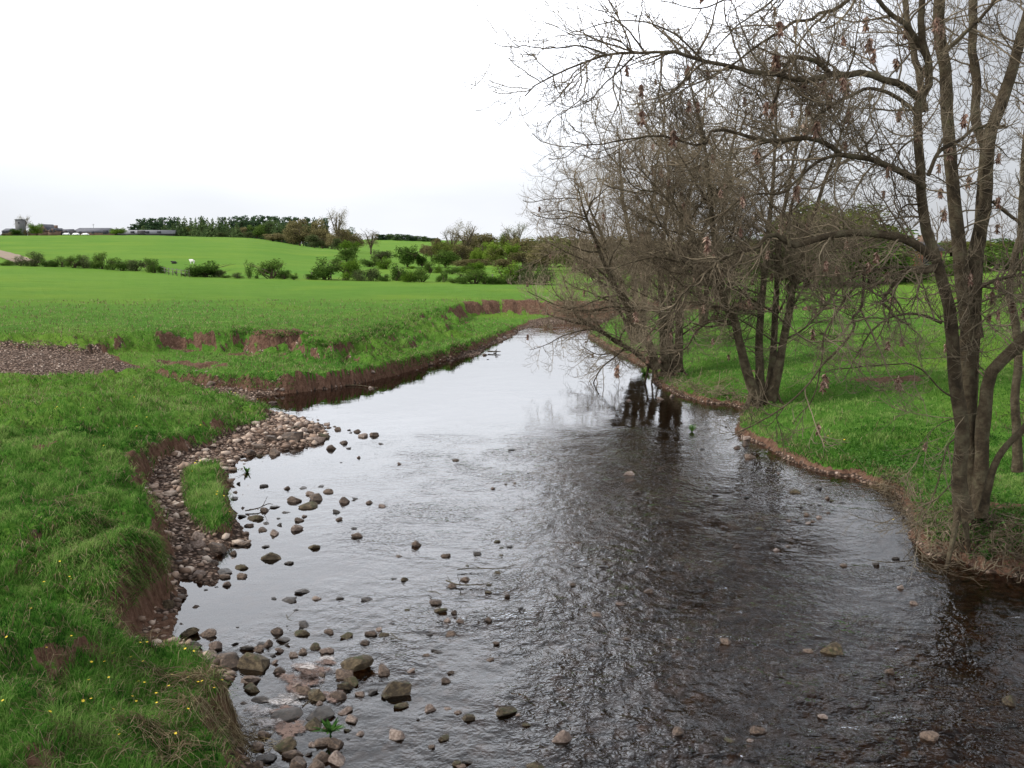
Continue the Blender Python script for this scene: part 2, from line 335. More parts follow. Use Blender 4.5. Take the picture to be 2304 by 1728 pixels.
def farz(X, Y):
    Yc = np.clip(Y, 10, 3000); U = np.clip(1152 + FPX * X / Yc, TU[0], TU[-1])
    fu = np.interp(U, TU, np.arange(len(TU))); fd = np.interp(np.log(Yc), np.log(TD), np.arange(len(TD)))
    iu = np.clip(fu.astype(int), 0, len(TU) - 2); idd = np.clip(fd.astype(int), 0, len(TD) - 2)
    a = fu - iu; b = fd - idd; a = a * a * (3 - 2 * a) * .6 + a * .4
    return (TZ[iu, idd] * (1 - a) + TZ[iu + 1, idd] * a) * (1 - b) + (TZ[iu, idd + 1] * (1 - a) + TZ[iu + 1, idd + 1] * a) * b
def H(X, Y):
    X = np.asarray(X, float); Y = np.asarray(Y, float)
    nf = fbm(X * 2.6, Y * 2.6, 1); nm = fbm(X * .8, Y * .8, 5); nl = fbm(X * .22, Y * .22, 9)
    rr = np.hypot(X, Y)
    wd = sdist(X, Y, POLY_W) + (fbm(X * 1.6, Y * 1.6, 21) * .35) * ss(rr, 6, 12)
    d = -wd
    inR = sdist(X, Y, POLY_R) > 0
    gravel = .04 + .13 * ss(d, 0, 1.3) + .3 * ss(d, 2, 9) + .55 * ss(-X, 11, 20) * ss(Y, 30, 36) + .05 * nf
    # left side
    nk = fbm(X * 1.3 + 7, Y * 1.3, 41, 3); za = idw(X, Y, A_pts, A_z) + .22 * nm + .34 * nf + .28 * np.abs(nk) + .10 * fbm(X * 6, Y * 6, 47, 2)
    sa = sdist(X, Y, POLY_A) + .35 * nm + .22 * nf + .10 * fbm(X * 7, Y * 7, 43, 2)
    wA = ss(sa, -.12, .30)
    zl = gravel * (1 - wA) + np.maximum(za, gravel) * wA
    sg = sdist(X, Y, POLY_G) + .12 * nf; wG = ss(sg, -.1, .25)
    zl = zl * (1 - wG) + (.33 + .12 * nf) * wG
    sc = sdist(X, Y, POLY_C) + .6 * nm + .25 * nf; wC = ss(sc, -.12, .30)
    zc = .48 + .012 * np.clip(45 - Y, -22, 10) + .22 * nm + .30 * nf
    zl = zl * (1 - wC) + np.maximum(zc, zl) * wC
    bw = idw(X, Y, B_pts, B_w); bw = np.where(X > 14, .6 + 6 * ss(X, 14, 22), bw)
    sb = sdist(X, Y, POLY_B) + (1.1 * nm + .8 * nf) * np.clip(bw, .6, 2)
    wB = ss(sb, -bw, .25); fz = farz(X, Y)
    near = 1 - ss(rr, 60, 200)
    zb = fz + (.12 * nm + (.06 + .24 * ss(-sb, -6, 1)) * nf) * near + .25 * nl * ss(rr, 60, 150)
    zl = zl * (1 - wB) + np.maximum(zb, zl) * wB
    # right side
    zd = idw(X, Y, D_pts, D_z) + .14 * nm + .20 * nf
    zd = .22 + (zd - .22) * ss(d, 0, .9 + 1.1 * ss(Y, 17, 21))
    zr = zd * ss(d, 0, .28) + .0
    zr = np.where(wB > 0, zr * (1 - wB) + zb * wB, zr)
    zland = np.where(inR, zr, zl)
    bed = -.06 - .30 * ss(wd, 0, 2.2) + .05 * nf
    z = np.where(wd > 0, bed, zland)
    # blending close to the waterline keeps it soft
    e = ss(wd, -.12, .02); z = np.where(wd > 0, bed, zland * (1 - e) + .0 * e)
    info = dict(wd=wd, wA=wA, wG=wG, wC=wC, wB=wB, inR=inR, nm=nm, nf=nf, rr=rr, d=d)
    return z, info
BARE = [(2185, 1125, .68, .75), (1705, 898, .4, .75), (1495, 832, .4, 1.1), (1432, 764, .9, 1.0), (2240, 1130, .8, .6), (80, 975, 1.15, .8), (110, 962, 1.15, .7), (545, 775, .9, 1.2), (600, 768, .9, 1.0), (655, 765, .9, 1.2), (700, 770, .8, .9), (400, 775, .8, 1.0), (400, 822, .45, .7), (430, 826, .45, .8), (462, 828, .45, .8), (490, 832, .42, .6), (370, 818, .45, .5), (1060, 692, .8, 1.0), (1100, 690, .8, 1.0), (1150, 688, .8, 1.2), (1200, 688, .8, 1.4), (1260, 690, .8, 1.6), (1320, 692, .8, 2), (350, 1400, .25, .5), (330, 1340, .4, .45), (380, 1350, .3, .4), (1700, 840, .6, .7), (1960, 845, .9, .9), (2040, 850, 1.0, .9), (1040, 705, .8, .8), (300, 1000, 1.0, .25), (110, 1010, 1.1, .3)]
BARE_P = [(P(a, b, c)[:2], r) for a, b, c, r in BARE]
def weights(X, Y, z, slope, I):
    g = np.maximum.reduce([I['wA'], I['wG'], I['wC'], I['wB']])
    g = np.where(I['inR'], ss(I['d'], .02, .30), g)
    g = np.where(z < .12, 0, g)
    nk2 = fbm(X * 2.1, Y * 2.1, 49, 3); soil = ss(slope + .9 * nk2, .85, 1.5); g = g * (1 - .95 * ss(slope + .9 * nk2, .95, 1.5))
    for (px, py), r in BARE_P:
        q = np.hypot(X - px, Y - py) + r * 1.3 * nk2; k = 1 - ss(q, r * .3, r * 1.1); g = g * (1 - .95 * k); soil = np.maximum(soil, k)
    # bank foot
    foot = ss(I['d'], .05, .2) * (1 - ss(I['d'], .3, .6)) * np.where(I['inR'], 1.6, .2)
    soil = np.maximum(soil, np.minimum(foot, 1))
    soil = np.where((I['wC'] > .05) & (I['wC'] < .8), np.maximum(soil, .75), soil)
    return np.clip(g, 0, 1), np.clip(soil, 0, 1)
ang = np.concatenate([np.linspace(-85, -29, 70, endpoint=False), np.linspace(-29, 29, 700), np.linspace(29, 85, 71)[1:]])
rad = np.concatenate([np.geomspace(1.2, 8, 40, endpoint=False), np.geomspace(8, 80, 470, endpoint=False), np.geomspace(80, 3500, 160)])
AA, RR = np.meshgrid(np.radians(ang), rad, indexing='ij')
GX = RR * np.sin(AA); GY = RR * np.cos(AA)
GZ, GI = H(GX, GY)
dzr = np.gradient(GZ, axis=1) / np.gradient(RR, axis=1); dza = np.gradient(GZ, axis=0) / (np.gradient(AA, axis=0) * RR)
slope = np.hypot(dzr, dza); wg, wsoil = weights(GX, GY, GZ, slope, GI)
na, nr = GX.shape
idx = np.arange(na * nr).reshape(na, nr)
F = np.stack([idx[:-1, :-1], idx[:-1, 1:], idx[1:, 1:], idx[1:, :-1]], -1).reshape(-1, 4)
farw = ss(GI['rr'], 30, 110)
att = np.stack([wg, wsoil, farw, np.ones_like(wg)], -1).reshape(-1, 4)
gm = mkmesh('ground', np.stack([GX, GY, GZ], -1).reshape(-1, 3), F[:, ::-1], M['ground'], True, {'surf': att})
obj('ground', gm, kind='structure')

# behind and under the camera: land the camera turns its back on, so that it can be lit
# water sheet
RO = [(700, 1100, .22), (500, 1370, .03), (600, 1300, .08), (560, 1250, .06), (900, 1200, .5), (1100, 1150, .6), (1300, 1100, .75), (1100, 1040, .7), (1000, 990, .3), (900, 960, .05), (1100, 930, .03), (1200, 850, .02), (1400, 940, .05), (1500, 985, .35), (1700, 1130, .55), (1850, 1230, .22), (1950, 1210, .22), (1650, 1040, .3), (1500, 1300, 1.0), (1200, 1400, 1.1), (1900, 1450, 1.0), (2200, 1600, 1.1), (900, 1480, .8), (800, 1600, .4), (1000, 1690, .35), (600, 1560, .12), (1300, 1650, .95), (1170, 740, .15), (1600, 1600, 1.1), (1300, 780, .03), (700, 1030, .12), (800, 900, .01), (1250, 1020, .7), (750, 1360, .3), (2200, 1340, .5), (2050, 1330, .5), (600, 1080, .03), (560, 1150, .03), (650, 1450, .3), (1500, 1150, .95), (500,1330,.02)]
RO_p = XY([q[:2] for q in RO])
wa = np.radians(np.concatenate([np.linspace(-85, -29, 30, endpoint=False), np.linspace(-29, 29, 420), np.linspace(29, 85, 31)[1:]]))
wr = np.concatenate([np.geomspace(1.0, 8, 20, endpoint=False), np.geomspace(8, 72, 420), [90, 140, 230]])
WA, WR = np.meshgrid(wa, wr, indexing='ij'); WX = WR * np.sin(WA); WY = WR * np.cos(WA)
rf = idw(WX, WY, RO_p, [q[2] for q in RO], 4)
wz = (fbm(WX * 1.9 + 3, WY * 1.6, 31, 2) * .04) * rf * (WR < 75)
keep_far = (WX > -9.5)
n1_, n2_ = WX.shape; ix = np.arange(n1_ * n2_).reshape(n1_, n2_)
F = np.stack([ix[:-1, :-1], ix[:-1, 1:], ix[1:, 1:], ix[1:, :-1]], -1).reshape(-1, 4)
cx = WX.ravel()[F].mean(1); wdw = sdist(WX, WY, POLY_W).ravel()[F].max(1)
F = F[wdw > -1.0]
wm_ = mkmesh('river', np.stack([WX, WY, wz], -1).reshape(-1, 3), F[:, ::-1], M['water'], True, {'rough': rf.ravel()})
obj('river', wm_, kind='structure')

def gz(x, y): return float(H(np.array([x]), np.array([y]))[0][0])
_ts = np.geomspace(6, 900, 700)
def hit(u, v):
    """point where the ground lies along the line of sight to (u, v)"""
    d = ray(u, v); t = _ts / d[1]; X = d[0] * t; Y = _ts; Z = CAMZ + d[2] * t
    zz = H(X, Y)[0]; k = np.argmax(Z < zz)
    if not (Z < zz).any(): k = len(t) - 1
    return np.array([X[k], Y[k], zz[k]])
#PART2
# ------------------------------------------------------------------ tubes and branch growth
def unit(v): return v / (np.linalg.norm(v, axis=-1, keepdims=True) + 1e-9)
def tubes(Pt, Rd, sides, lump=0.0):
    """Pt (n,k,3), Rd (n,k) -> verts, quads"""
    n, k, _ = Pt.shape
    T = unit(np.gradient(Pt, axis=1))
    ref = np.zeros_like(T); ref[..., 1] = 1.0
    alt = np.abs(T[..., 1]).max(1) > .9; ref[alt] = (1, 0, 0)
    A = unit(np.cross(T, ref)); B = np.cross(T, A)
    th = np.arange(sides) * 2 * math.pi / sides
    rr = Rd[..., None]
    if lump: rr = rr * (1 + lump * (fbm(Pt[..., 2][..., None] * 5 + th * 1.3, th * 2.1 + Pt[..., 0][..., None] * 3, 3)))
    V = Pt[:, :, None, :] + rr[..., None] * (np.cos(th)[None, None, :, None] * A[:, :, None, :] + np.sin(th)[None, None, :, None] * B[:, :, None, :])
    ix = np.arange(n * k * sides).reshape(n, k, sides)
    nx = np.roll(ix, -1, axis=2)
    Fq = np.stack([ix[:, :-1], nx[:, :-1], nx[:, 1:], ix[:, 1:]], -1).reshape(-1, 4)
    return V.reshape(-1, 3), Fq
def curve(pts, k):
    """smooth resample of (m,3) control points by arc length"""
    p = np.asarray(pts, float); m = len(p)
    if m < 3: 
        t = np.linspace(0, 1, k)[:, None]; return p[0] * (1 - t) + p[-1] * t
    q = np.vstack([2 * p[0] - p[1], p, 2 * p[-1] - p[-2]]); out = []
    for i in range(m - 1):
        a, b, c, d = q[i:i + 4]
        for t in np.linspace(0, 1, 8, endpoint=False):
            out.append(.5 * ((2 * b) + (-a + c) * t + (2 * a - 5 * b + 4 * c - d) * t * t + (-a + 3 * b - 3 * c + d) * t ** 3))
    out.append(p[-1]); out = np.array(out)
    s = np.concatenate([[0], np.cumsum(np.linalg.norm(np.diff(out, axis=0), axis=1))])
    t = np.linspace(0, s[-1], k)
    return np.stack([np.interp(t, s, out[:, j]) for j in range(3)], -1)
def grow(Pt, Rd, sp, t0, L0, ang, K, rmax, rend, droop=-.05, up=.5, wig=.2, rg=rng, taper=.45, bias=None, thin=0):
    n, k, _ = Pt.shape
    L = np.linalg.norm(np.diff(Pt, axis=1), axis=2).sum(1)
    dn_ = np.clip(Rd.mean(1) / thin, .35, 1) if thin else 1.0
    cnt = np.floor(L * (1 - t0) / sp * dn_ + rg.random(n)).astype(int)
    id_ = np.repeat(np.arange(n), cnt); N = len(id_)
    if N == 0: return np.zeros((0, K, 3)), np.zeros((0, K))
    t = t0 + (1 - t0) * rg.random(N); f = t * (k - 1); i = np.minimum(f.astype(int), k - 2); a = (f - i)[:, None]
    p0 = Pt[id_, i] * (1 - a) + Pt[id_, i + 1] * a
    tn = unit(Pt[id_, i + 1] - Pt[id_, i]); r0 = Rd[id_, i]
    rv = rg.normal(size=(N, 3))
    if bias is not None: rv = rv + np.array(bias)
    pr = unit(np.cross(tn, np.cross(rv, tn)))
    an = ang * (.7 + .6 * rg.random(N))[:, None]
    d = unit(np.cos(an) * tn + np.sin(an) * pr)
    ln = L0 * (.45 + .9 * rg.random(N)) * (1 - taper * t); st = (ln / (K - 1))[:, None]
    Q = np.empty((N, K, 3)); Q[:, 0] = p0; z = np.array([0, 0, 1.0])
    for j in range(1, K):
        w = j / (K - 1)
        d = unit(d + z * (droop * (1 - w) + up * w * w) * (3.0 / K) + rg.normal(size=(N, 3)) * wig)
        Q[:, j] = Q[:, j - 1] + d * st
    ra = np.minimum(rmax, r0 * .7); w = np.linspace(0, 1, K)[None, :]
    return Q, ra[:, None] * (1 - w) + np.minimum(rend, ra)[:, None] * w
def key_mesh(seed):
    g = np.random.default_rng(seed); V = []; F = []; T = []
    for i in range(64):
        h = -abs(g.normal(.0, .085)) - .01; h = max(h, -.11); c = np.array([g.normal(0, .003), g.normal(0, .003), h])
        ax = unit(np.array([g.normal(0, .6), g.normal(0, .6), -1.0])); sd = unit(np.cross(ax, g.normal(size=3))); L, w = .034 + .045 * g.random(), .0115
        n = len(V); V += [c, c + ax * L * .45 + sd * w, c + ax * L, c + ax * L * .45 - sd * w]; F.append((n, n + 1, n + 2, n + 3)); T += [g.random()] * 4
    st = curve([(0, 0, .02), (.005, 0, -.04), (0, .004, -.12)], 5)[None]; v, f = tubes(st, np.full((1, 5), .003), 3)
    n = len(V); V = np.vstack([V, v]); F = np.vstack([F, f + n]); T = T + [.3] * len(v)
    return mkmesh('seed_cluster', V, F, M['key'], False, {'rnd': T})
KEYS = [key_mesh(i) for i in range(5)]
def bare_tree(name, base, stems, limbs, label, cat='tree', group=None, lv=(.30, 1.3, .18, .55, .11, .26), seed=1, nkeys=0, limb_parts=True, up=.55, far=False, auto=None, keyscale=1.0, tipr=.0026):
    """stems/limbs: list of (world points, r0, r1). lv = spacing,length for three levels of twigs"""
    g = np.random.default_rng(seed); base = np.asarray(base, float)
    root = bpy.data.objects.new(name, None); COL.objects.link(root); root.location = tuple(base); tag(root, label, cat, group)
    K = 28; SPs = []; SRs = []
    for pts, r0, r1 in stems:
        c = curve(pts, K); c = c + np.cumsum(g.normal(0, .016, c.shape) * (1, 1, 0), 0) * np.sin(np.linspace(0, math.pi, K))[:, None] * (.7 if limbs else 1.6); SPs.append(c); w = np.linspace(0, 1, K); fl = 1 + .30 * np.exp(-w * 22)
        SRs.append((r0 + (r1 - r0) * w) * fl)
    SP_, SR_ = np.array(SPs) - base, np.array(SRs)
    v, f = tubes(SP_, SR_, 14, .42)
    if limbs:      # surface roots spreading from the foot, part of the trunk
        rp = []
        for k_ in range(9):
            a_ = k_ / 9 * 6.283 + g.random() * .5; q_ = SP_[k_ % min(5, len(SP_)), 1]; L_ = .35 + .5 * g.random()
            e_ = q_ + np.array([math.cos(a_) * L_, math.sin(a_) * L_, 0]); m_ = q_ + np.array([math.cos(a_) * L_ * .4, math.sin(a_) * L_ * .4, 0])
            e_[2] = gz(e_[0] + base[0], e_[1] + base[1]) - base[2] - .05; m_[2] = gz(m_[0] + base[0], m_[1] + base[1]) - base[2] + .03
            rp.append(curve([q_ + (0, 0, .12), m_, e_], 28))
        v2_, f2_ = tubes(np.array(rp), np.tile(np.linspace(.06, .018, 28), (9, 1)), 14, .4); f = np.concatenate([f, f2_ + len(v)]); v = np.concatenate([v, v2_])
    obj('trunk', mkmesh('trunk', v, f, M['bark'], True), root)
    LP, LR = [], []
    for pts, r0, r1 in limbs:
        c = curve(pts, K); c = c + np.cumsum(g.normal(0, .010, c.shape), 0) * np.linspace(0, 1, K)[:, None]
        LP.append(c - base); LR.append(r0 + (r1 - r0) * np.linspace(0, 1, K) ** .8)
    if auto:   # automatic main limbs off the stems: spacing, t0, length, angle, rmax, droop
        Q, q = grow(SP_, SR_, auto[0], auto[1], auto[2], auto[3], K, auto[4], .012, auto[5], .55, .10, g, .35, auto[6] if len(auto) > 6 else None)
        LP += list(Q); LR += list(q)
    if LP:
        LPa, LRa = np.array(LP), np.array(LR)
        if limb_parts:
            for i in range(len(limbs)):
                v, f = tubes(LPa[i:i + 1], LRa[i:i + 1], 8, .2); obj('limb', mkmesh('limb', v, f, M['bark'], True), root)
            if len(LP) > len(limbs):
                v, f = tubes(LPa[len(limbs):], LRa[len(limbs):], 6); obj('branches', mkmesh('branches', v, f, M['bark'], True), root)
        else:
            v, f = tubes(LPa, LRa, 6); obj('branches', mkmesh('branches', v, f, M['bark'], True), root)
        A = np.concatenate([LPa, SP_[:, :]]); AR = np.concatenate([LRa, SR_])
    else: A, AR = SP_, SR_
    p1, r1 = grow(LPa if LP else A, LRa if LP else AR, lv[0], .06, lv[1], .95, 10, .016, .005, -.12, up, .16, g, thin=.03 if nkeys > 90 else 0)
    p1b, r1b = grow(SP_, SR_, lv[0] * 1.6, .30, lv[1] * .9, 1.1, 10, .016, .005, .0, up, .16, g)
    p1 = np.concatenate([p1, p1b]); r1 = np.concatenate([r1, r1b])
    p2, r2 = grow(p1, r1, lv[2], .1, lv[3], .85, 7, .0065, .0032, -.02, up, .16, g)
    p3, r3 = grow(p2, r2, lv[4], .15, lv[5], .8, 5, .0042, tipr, 0, up, .14, g)
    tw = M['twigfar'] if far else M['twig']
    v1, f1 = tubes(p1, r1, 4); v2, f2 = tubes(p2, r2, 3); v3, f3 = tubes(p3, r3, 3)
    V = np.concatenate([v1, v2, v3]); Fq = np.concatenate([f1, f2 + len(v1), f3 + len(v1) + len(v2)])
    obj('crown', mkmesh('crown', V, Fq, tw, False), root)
    if nkeys:
        tips = p2[:, -1]; pick = g.choice(len(tips), min(nkeys, len(tips)), replace=False)
        for j in pick:
            if name == 'ash_tree' and nkeys > 60 and tips[j][0] + base[0] < 1.05: continue
            o = obj('seed_cluster', KEYS[g.integers(5)], root, tips[j]); s_ = keyscale * (.8 + .8 * g.random()); o.scale = (s_, s_, s_); o.rotation_euler = (0, 0, g.random() * 6)
    print(name, 'twig faces', len(Fq)); return root
def T3(lst, y0, y1=None, jit=0, g=rng):
    y1 = y0 if y1 is None else y1; n = len(lst); out = []
    for i, (u, v) in enumerate(lst):
        y = y0 + (y1 - y0) * i / max(1, n - 1); out.append(PD(u, v, y))
    return np.array(out)

# --- the big ash at the right edge
Y1 = 16.3; b1 = P(2185, 1135, .68); b1[2] = gz(b1[0], b1[1]) - .1
stems1 = [
 (T3([(2170, 1165), (2155, 1080), (2162, 1000), (2160, 950), (2143, 860), (2132, 723), (2121, 641), (2104, 573), (2082, 505), (2076, 440), (2074, 382), (2074, 300), (2071, 232), (2094, 191), (2093, 137), (2078, 96), (2074, 27), (2082, -60)], 16.0, 15.2), .118, .042),
 (T3([(2190, 1160), (2182, 1060), (2178, 900), (2175, 723), (2165, 641), (2159, 559), (2145, 450), (2134, 328), (2129, 246), (2126, 164), (2112, 82), (2113, 0), (2130, -160)], 16.5, 16.3), .132, .075),
 (T3([(2192, 760), (2188, 640), (2198, 532), (2211, 477), (2214, 450), (2219, 355), (2227, 300), (2246, 246), (2274, 178), (2296, 109), (2309, 55), (2340, -80)], 16.5, 16.9), .118, .070),
 (T3([(2222, 340), (2196, 285), (2188, 240), (2189, 164), (2182, 82), (2184, 0), (2190, -140)], 16.8, 17.2), .075, .055),
 (T3([(2205, 1160), (2212, 1000), (2219, 900), (2233, 832), (2268, 797), (2304, 764), (2380, 690), (2440, 580), (2470, 400), (2480, 200)], 16.3, 15.9), .118, .055),
 (T3([(2290, 1060), (2288, 980), (2285, 900), (2293, 819), (2287, 723), (2274, 669), (2282, 600), (2300, 500), (2310, 330), (2330, 150)], 18.6, 18.4), .085, .04),
 (T3([(2212, 1150), (2240, 1040), (2304, 960), (2390, 860), (2460, 700)], 16.0, 15.2), .062, .03),
 (T3([(2080, 250), (2062, 130), (2048, 60), (2040, -20), (2036, -120)], 17.0, 17.6), .055, .04),
]
limbs1 = [
 (T3([(2068, 222), (2028, 191), (1987, 180), (1946, 164), (1910, 170), (1869, 167), (1828, 180), (1780, 176), (1750, 165), (1692, 160), (1652, 146), (1579, 133), (1530, 117), (1448, 117), (1372, 125), (1302, 149), (1223, 187), (1202, 210)], 15.4, 12.8), .058, .007),
 (T3([(1869, 167), (1845, 143), (1820, 132), (1790, 131), (1774, 153), (1762, 190), (1750, 230), (1720, 260)], 14.8, 14.6), .040, .015),
 (T3([(1372, 125), (1307, 103), (1248, 108), (1200, 104), (1150, 103), (1112, 95)], 13.2, 12.8), .014, .004),
 (T3([(1448, 114), (1413, 70), (1375, 40), (1353, 27), (1302, 0)], 13.5, 13.2), .014, .004),
 (T3([(1427, 125), (1394, 160), (1362, 190), (1326, 233), (1291, 244), (1258, 228)], 13.3, 13.0), .013, .004),
 (T3([(1579, 133), (1520, 80), (1470, 58), (1410, 48), (1350, 55), (1290, 80), (1235, 60)], 13.8, 13.3), .014, .004),
 (T3([(1421, 119), (1390, 92), (1330, 85), (1270, 78), (1215, 50), (1180, 30)], 13.3, 13.0), .010, .003),
 (T3([(2072, 262), (2042, 238), (2001, 213), (1954, 205), (1919, 219), (1878, 240), (1837, 270), (1828, 290), (1850, 330)], 15.3, 14.4), .036, .012),
 (T3([(2078, 420), (2063, 405), (2014, 380), (1960, 358), (1891, 347), (1864, 322), (1809, 309), (1755, 314), (1700, 306), (1638, 287), (1597, 293), (1584, 325), (1500, 300), (1420, 302), (1350, 318), (1290, 310)], 15.4, 13.6), .052, .006),
 (T3([(1900, 348), (1878, 350), (1837, 366), (1796, 404), (1763, 437), (1700, 442), (1640, 480), (1590, 540)], 14.8, 14.4), .026, .008),
 (T3([(2098, 580), (2063, 551), (2014, 532), (1932, 524), (1864, 532), (1809, 548), (1776, 557), (1755, 546), (1737, 532), (1715, 537), (1694, 564), (1629, 581), (1580, 621), (1525, 670), (1487, 716), (1440, 760)], 15.5, 14.6), .074, .008),
 (T3([(1776, 557), (1774, 500), (1790, 430), (1815, 370), (1840, 300)], 15.0, 15.3), .030, .012),
 (T3([(2106, 598), (2055, 603), (2000, 600), (1932, 614), (1897, 638), (1860, 680)], 15.5, 14.6), .030, .012),
 (T3([(2100, 606), (2077, 611), (2047, 608), (2014, 641), (1990, 674), (2005, 690), (2016, 709), (2060, 730)], 15.4, 15.0), .045, .014),
 (T3([(2118, 726), (2069, 707), (2014, 709), (1960, 740), (1930, 790), (1900, 850)], 15.5, 14.8), .024, .007),
 (T3([(1945, 612), (1938, 690), (1919, 712), (1921, 737), (1891, 775), (1847, 816), (1809, 860), (1771, 898), (1700, 940), (1640, 965)], 14.9, 14.0), .026, .006),
 (T3([(1930, 640), (1905, 668), (1880, 709), (1853, 764), (1848, 830), (1830, 900), (1790, 960)], 14.8, 14.2), .020, .006),
 (T3([(2085, 128), (2042, 63), (2000, 35), (1973, 11), (1920, -50), (1850, -80)], 15.5, 15.0), .050, .02),
 (T3([(1990, -90), (1920, -10), (1875, 25), (1850, 30), (1828, 49), (1793, 52), (1763, 74), (1700, 115), (1640, 160), (1560, 200), (1490, 240)], 15.3, 13.9), .036, .006),
 (T3([(1760, -120), (1680, -30), (1600, 10), (1550, 12), (1500, 3)], 14.6, 14.2), .020, .006),
 (T3([(1850, -100), (1760, -20), (1700, 30), (1650, 70), (1610, 130)], 14.8, 14.4), .024, .006),
 (T3([(2088, 395), (2105, 355), (2123, 336), (2164, 314), (2192, 290), (2233, 281), (2262, 284)], 15.2, 15.4), .032, .02),
 (T3([(2128, 110), (2143, 101), (2178, 68), (2205, 41), (2233, 3), (2260, -60)], 16.0, 15.6), .034, .02),
 (T3([(2205, 660), (2200, 652), (2225, 636), (2246, 628), (2304, 614), (2400, 600)], 15.9, 15.5), .034, .02),
 (T3([(2181, 720), (2183, 664), (2200, 682), (2203, 723), (2195, 755), (2186, 790), (2170, 830)], 15.8, 15.5), .026, .010),
 (T3([(2233, 452), (2274, 486), (2296, 505), (2298, 560), (2285, 640)], 16.6, 16.2), .034, .014),
 (T3([(2076, 460), (2035, 462), (2022, 490), (2006, 520)], 15.6, 15.4), .018, .008),
 (T3([(2076, 300), (2030, 330), (2003, 370), (2000, 420), (2015, 470)], 15.4, 15.2), .018, .008),
 (T3([(2160, 900), (2120, 880), (2060, 826), (1980, 828), (1900, 840), (1830, 850)], 15.6, 14.9), .016, .005),
 (T3([(2150, 985), (2130, 1010), (2110, 1100), (2085, 1160), (2060, 1230), (2040, 1260)], 15.5, 14.6), .014, .005),
 (T3([(2200, 930), (2150, 940), (2110, 960), (2070, 1010), (2035, 1030)], 15.7, 15.2), .012, .004),
 (T3([(2145, 1085), (2110, 1120), (2075, 1150), (2064, 1230), (2045, 1265)], 15.4, 14.6), .012, .004),
]
bare_tree('ash_tree', b1, stems1, limbs1, 'large bare multi-stemmed ash at right edge, hung with brown seed bunches', lv=(.13, 1.25, .105, .58, .085, .28), seed=3, nkeys=108)

# --- the clump of leaning stems behind it
def clump(name, base_uv, zb, stems_uv, r0, label, seed, lv, auto, nkeys, far=False, cat='tree', extra=(), tipr=.0035, ks=1.1):
    b = P(base_uv[0], base_uv[1], zb); b[2] = gz(b[0], b[1]) - .1; st = []
    for k, (pts, rr) in enumerate(stems_uv): st.append((T3(pts, b[1] + .15 * (k % 3), b[1] + (k % 3 - 1) * 1.2), rr, .012))
    ex = [(T3(pts, b[1], b[1] - dy), r_, .008) for pts, r_, dy in extra]
    return bare_tree(name, b, st, ex, label, lv=lv, seed=seed, nkeys=nkeys, limb_parts=True, far=far, auto=auto, cat=cat, tipr=tipr, keyscale=ks)
clump('ash_tree', (1712, 902), .45, [
 ([(1705, 908), (1678, 826), (1662, 758), (1655, 713), (1637, 686), (1626, 634), (1606, 500), (1585, 320), (1550, 180)], .15),
 ([(1712, 900), (1707, 781), (1710, 713), (1716, 645), (1728, 480), (1742, 300), (1750, 140)], .13),
 ([(1725, 900), (1737, 826), (1743, 736), (1745, 668), (1762, 480), (1795, 300), (1810, 160)], .12),
 ([(1735, 900), (1753, 815), (1764, 747), (1775, 690), (1784, 634), (1830, 480), (1880, 330), (1920, 200)], .14),
 ([(1700, 900), (1672, 800), (1640, 700), (1570, 560), (1500, 450), (1430, 370)], .10)],
 .13, 'bare ash with slender stems from one stool, second tree back from the right', 11, (.18, 1.4, .12, .62, .085, .32), (.45, .16, 3.2, .95, .030, -.10, (-.4, 0, .1)), 85,
 extra=[([(1640, 724), (1600, 722), (1568, 745), (1545, 785), (1500, 800), (1440, 790)], .05, 1.5), ([(1630, 640), (1560, 600), (1480, 580), (1400, 600), (1330, 650)], .05, 1.5)])
clump('ash_tree', (1500, 838), .4, [
 ([(1478, 828), (1455, 760), (1425, 700), (1395, 660), (1372, 621), (1345, 560), (1315, 480), (1295, 400)], .16),
 ([(1497, 838), (1490, 740), (1484, 640), (1490, 520), (1500, 380), (1482, 210)], .15),
 ([(1510, 838), (1506, 740), (1510, 640), (1540, 480), (1575, 330), (1590, 180)], .15),
 ([(1525, 836), (1527, 740), (1530, 640), (1590, 500), (1640, 360), (1665, 210)], .16),
 ([(1470, 826), (1425, 790), (1390, 770), (1340, 735), (1290, 725), (1225, 705)], .10)],
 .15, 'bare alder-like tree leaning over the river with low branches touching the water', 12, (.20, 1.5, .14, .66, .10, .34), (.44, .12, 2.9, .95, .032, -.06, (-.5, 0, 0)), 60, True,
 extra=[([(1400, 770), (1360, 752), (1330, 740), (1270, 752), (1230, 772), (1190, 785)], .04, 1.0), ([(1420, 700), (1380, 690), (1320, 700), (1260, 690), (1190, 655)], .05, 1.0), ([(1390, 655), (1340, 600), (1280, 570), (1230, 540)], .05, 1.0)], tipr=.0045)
clump('ash_tree', (1430, 766), .9, [
 ([(1430, 770), (1410, 700), (1380, 620), (1345, 540), (1315, 460), (1300, 390)], .16),
 ([(1436, 770), (1430, 680), (1425, 560), (1400, 430), (1388, 280)], .17),
 ([(1445, 770), (1450, 680), (1465, 560), (1480, 400), (1498, 250)], .16),
 ([(1426, 770), (1400, 710), (1365, 650), (1325, 590), (1285, 540)], .10)],
 .16, 'bare twiggy tree farthest along the right bank, its rounded crown reaching over the river bend', 13, (.22, 1.5, .16, .75, .12, .38), (.40, .16, 2.7, .95, .035, -.04, (-.3, 0, .1)), 0, True, tipr=.0065)
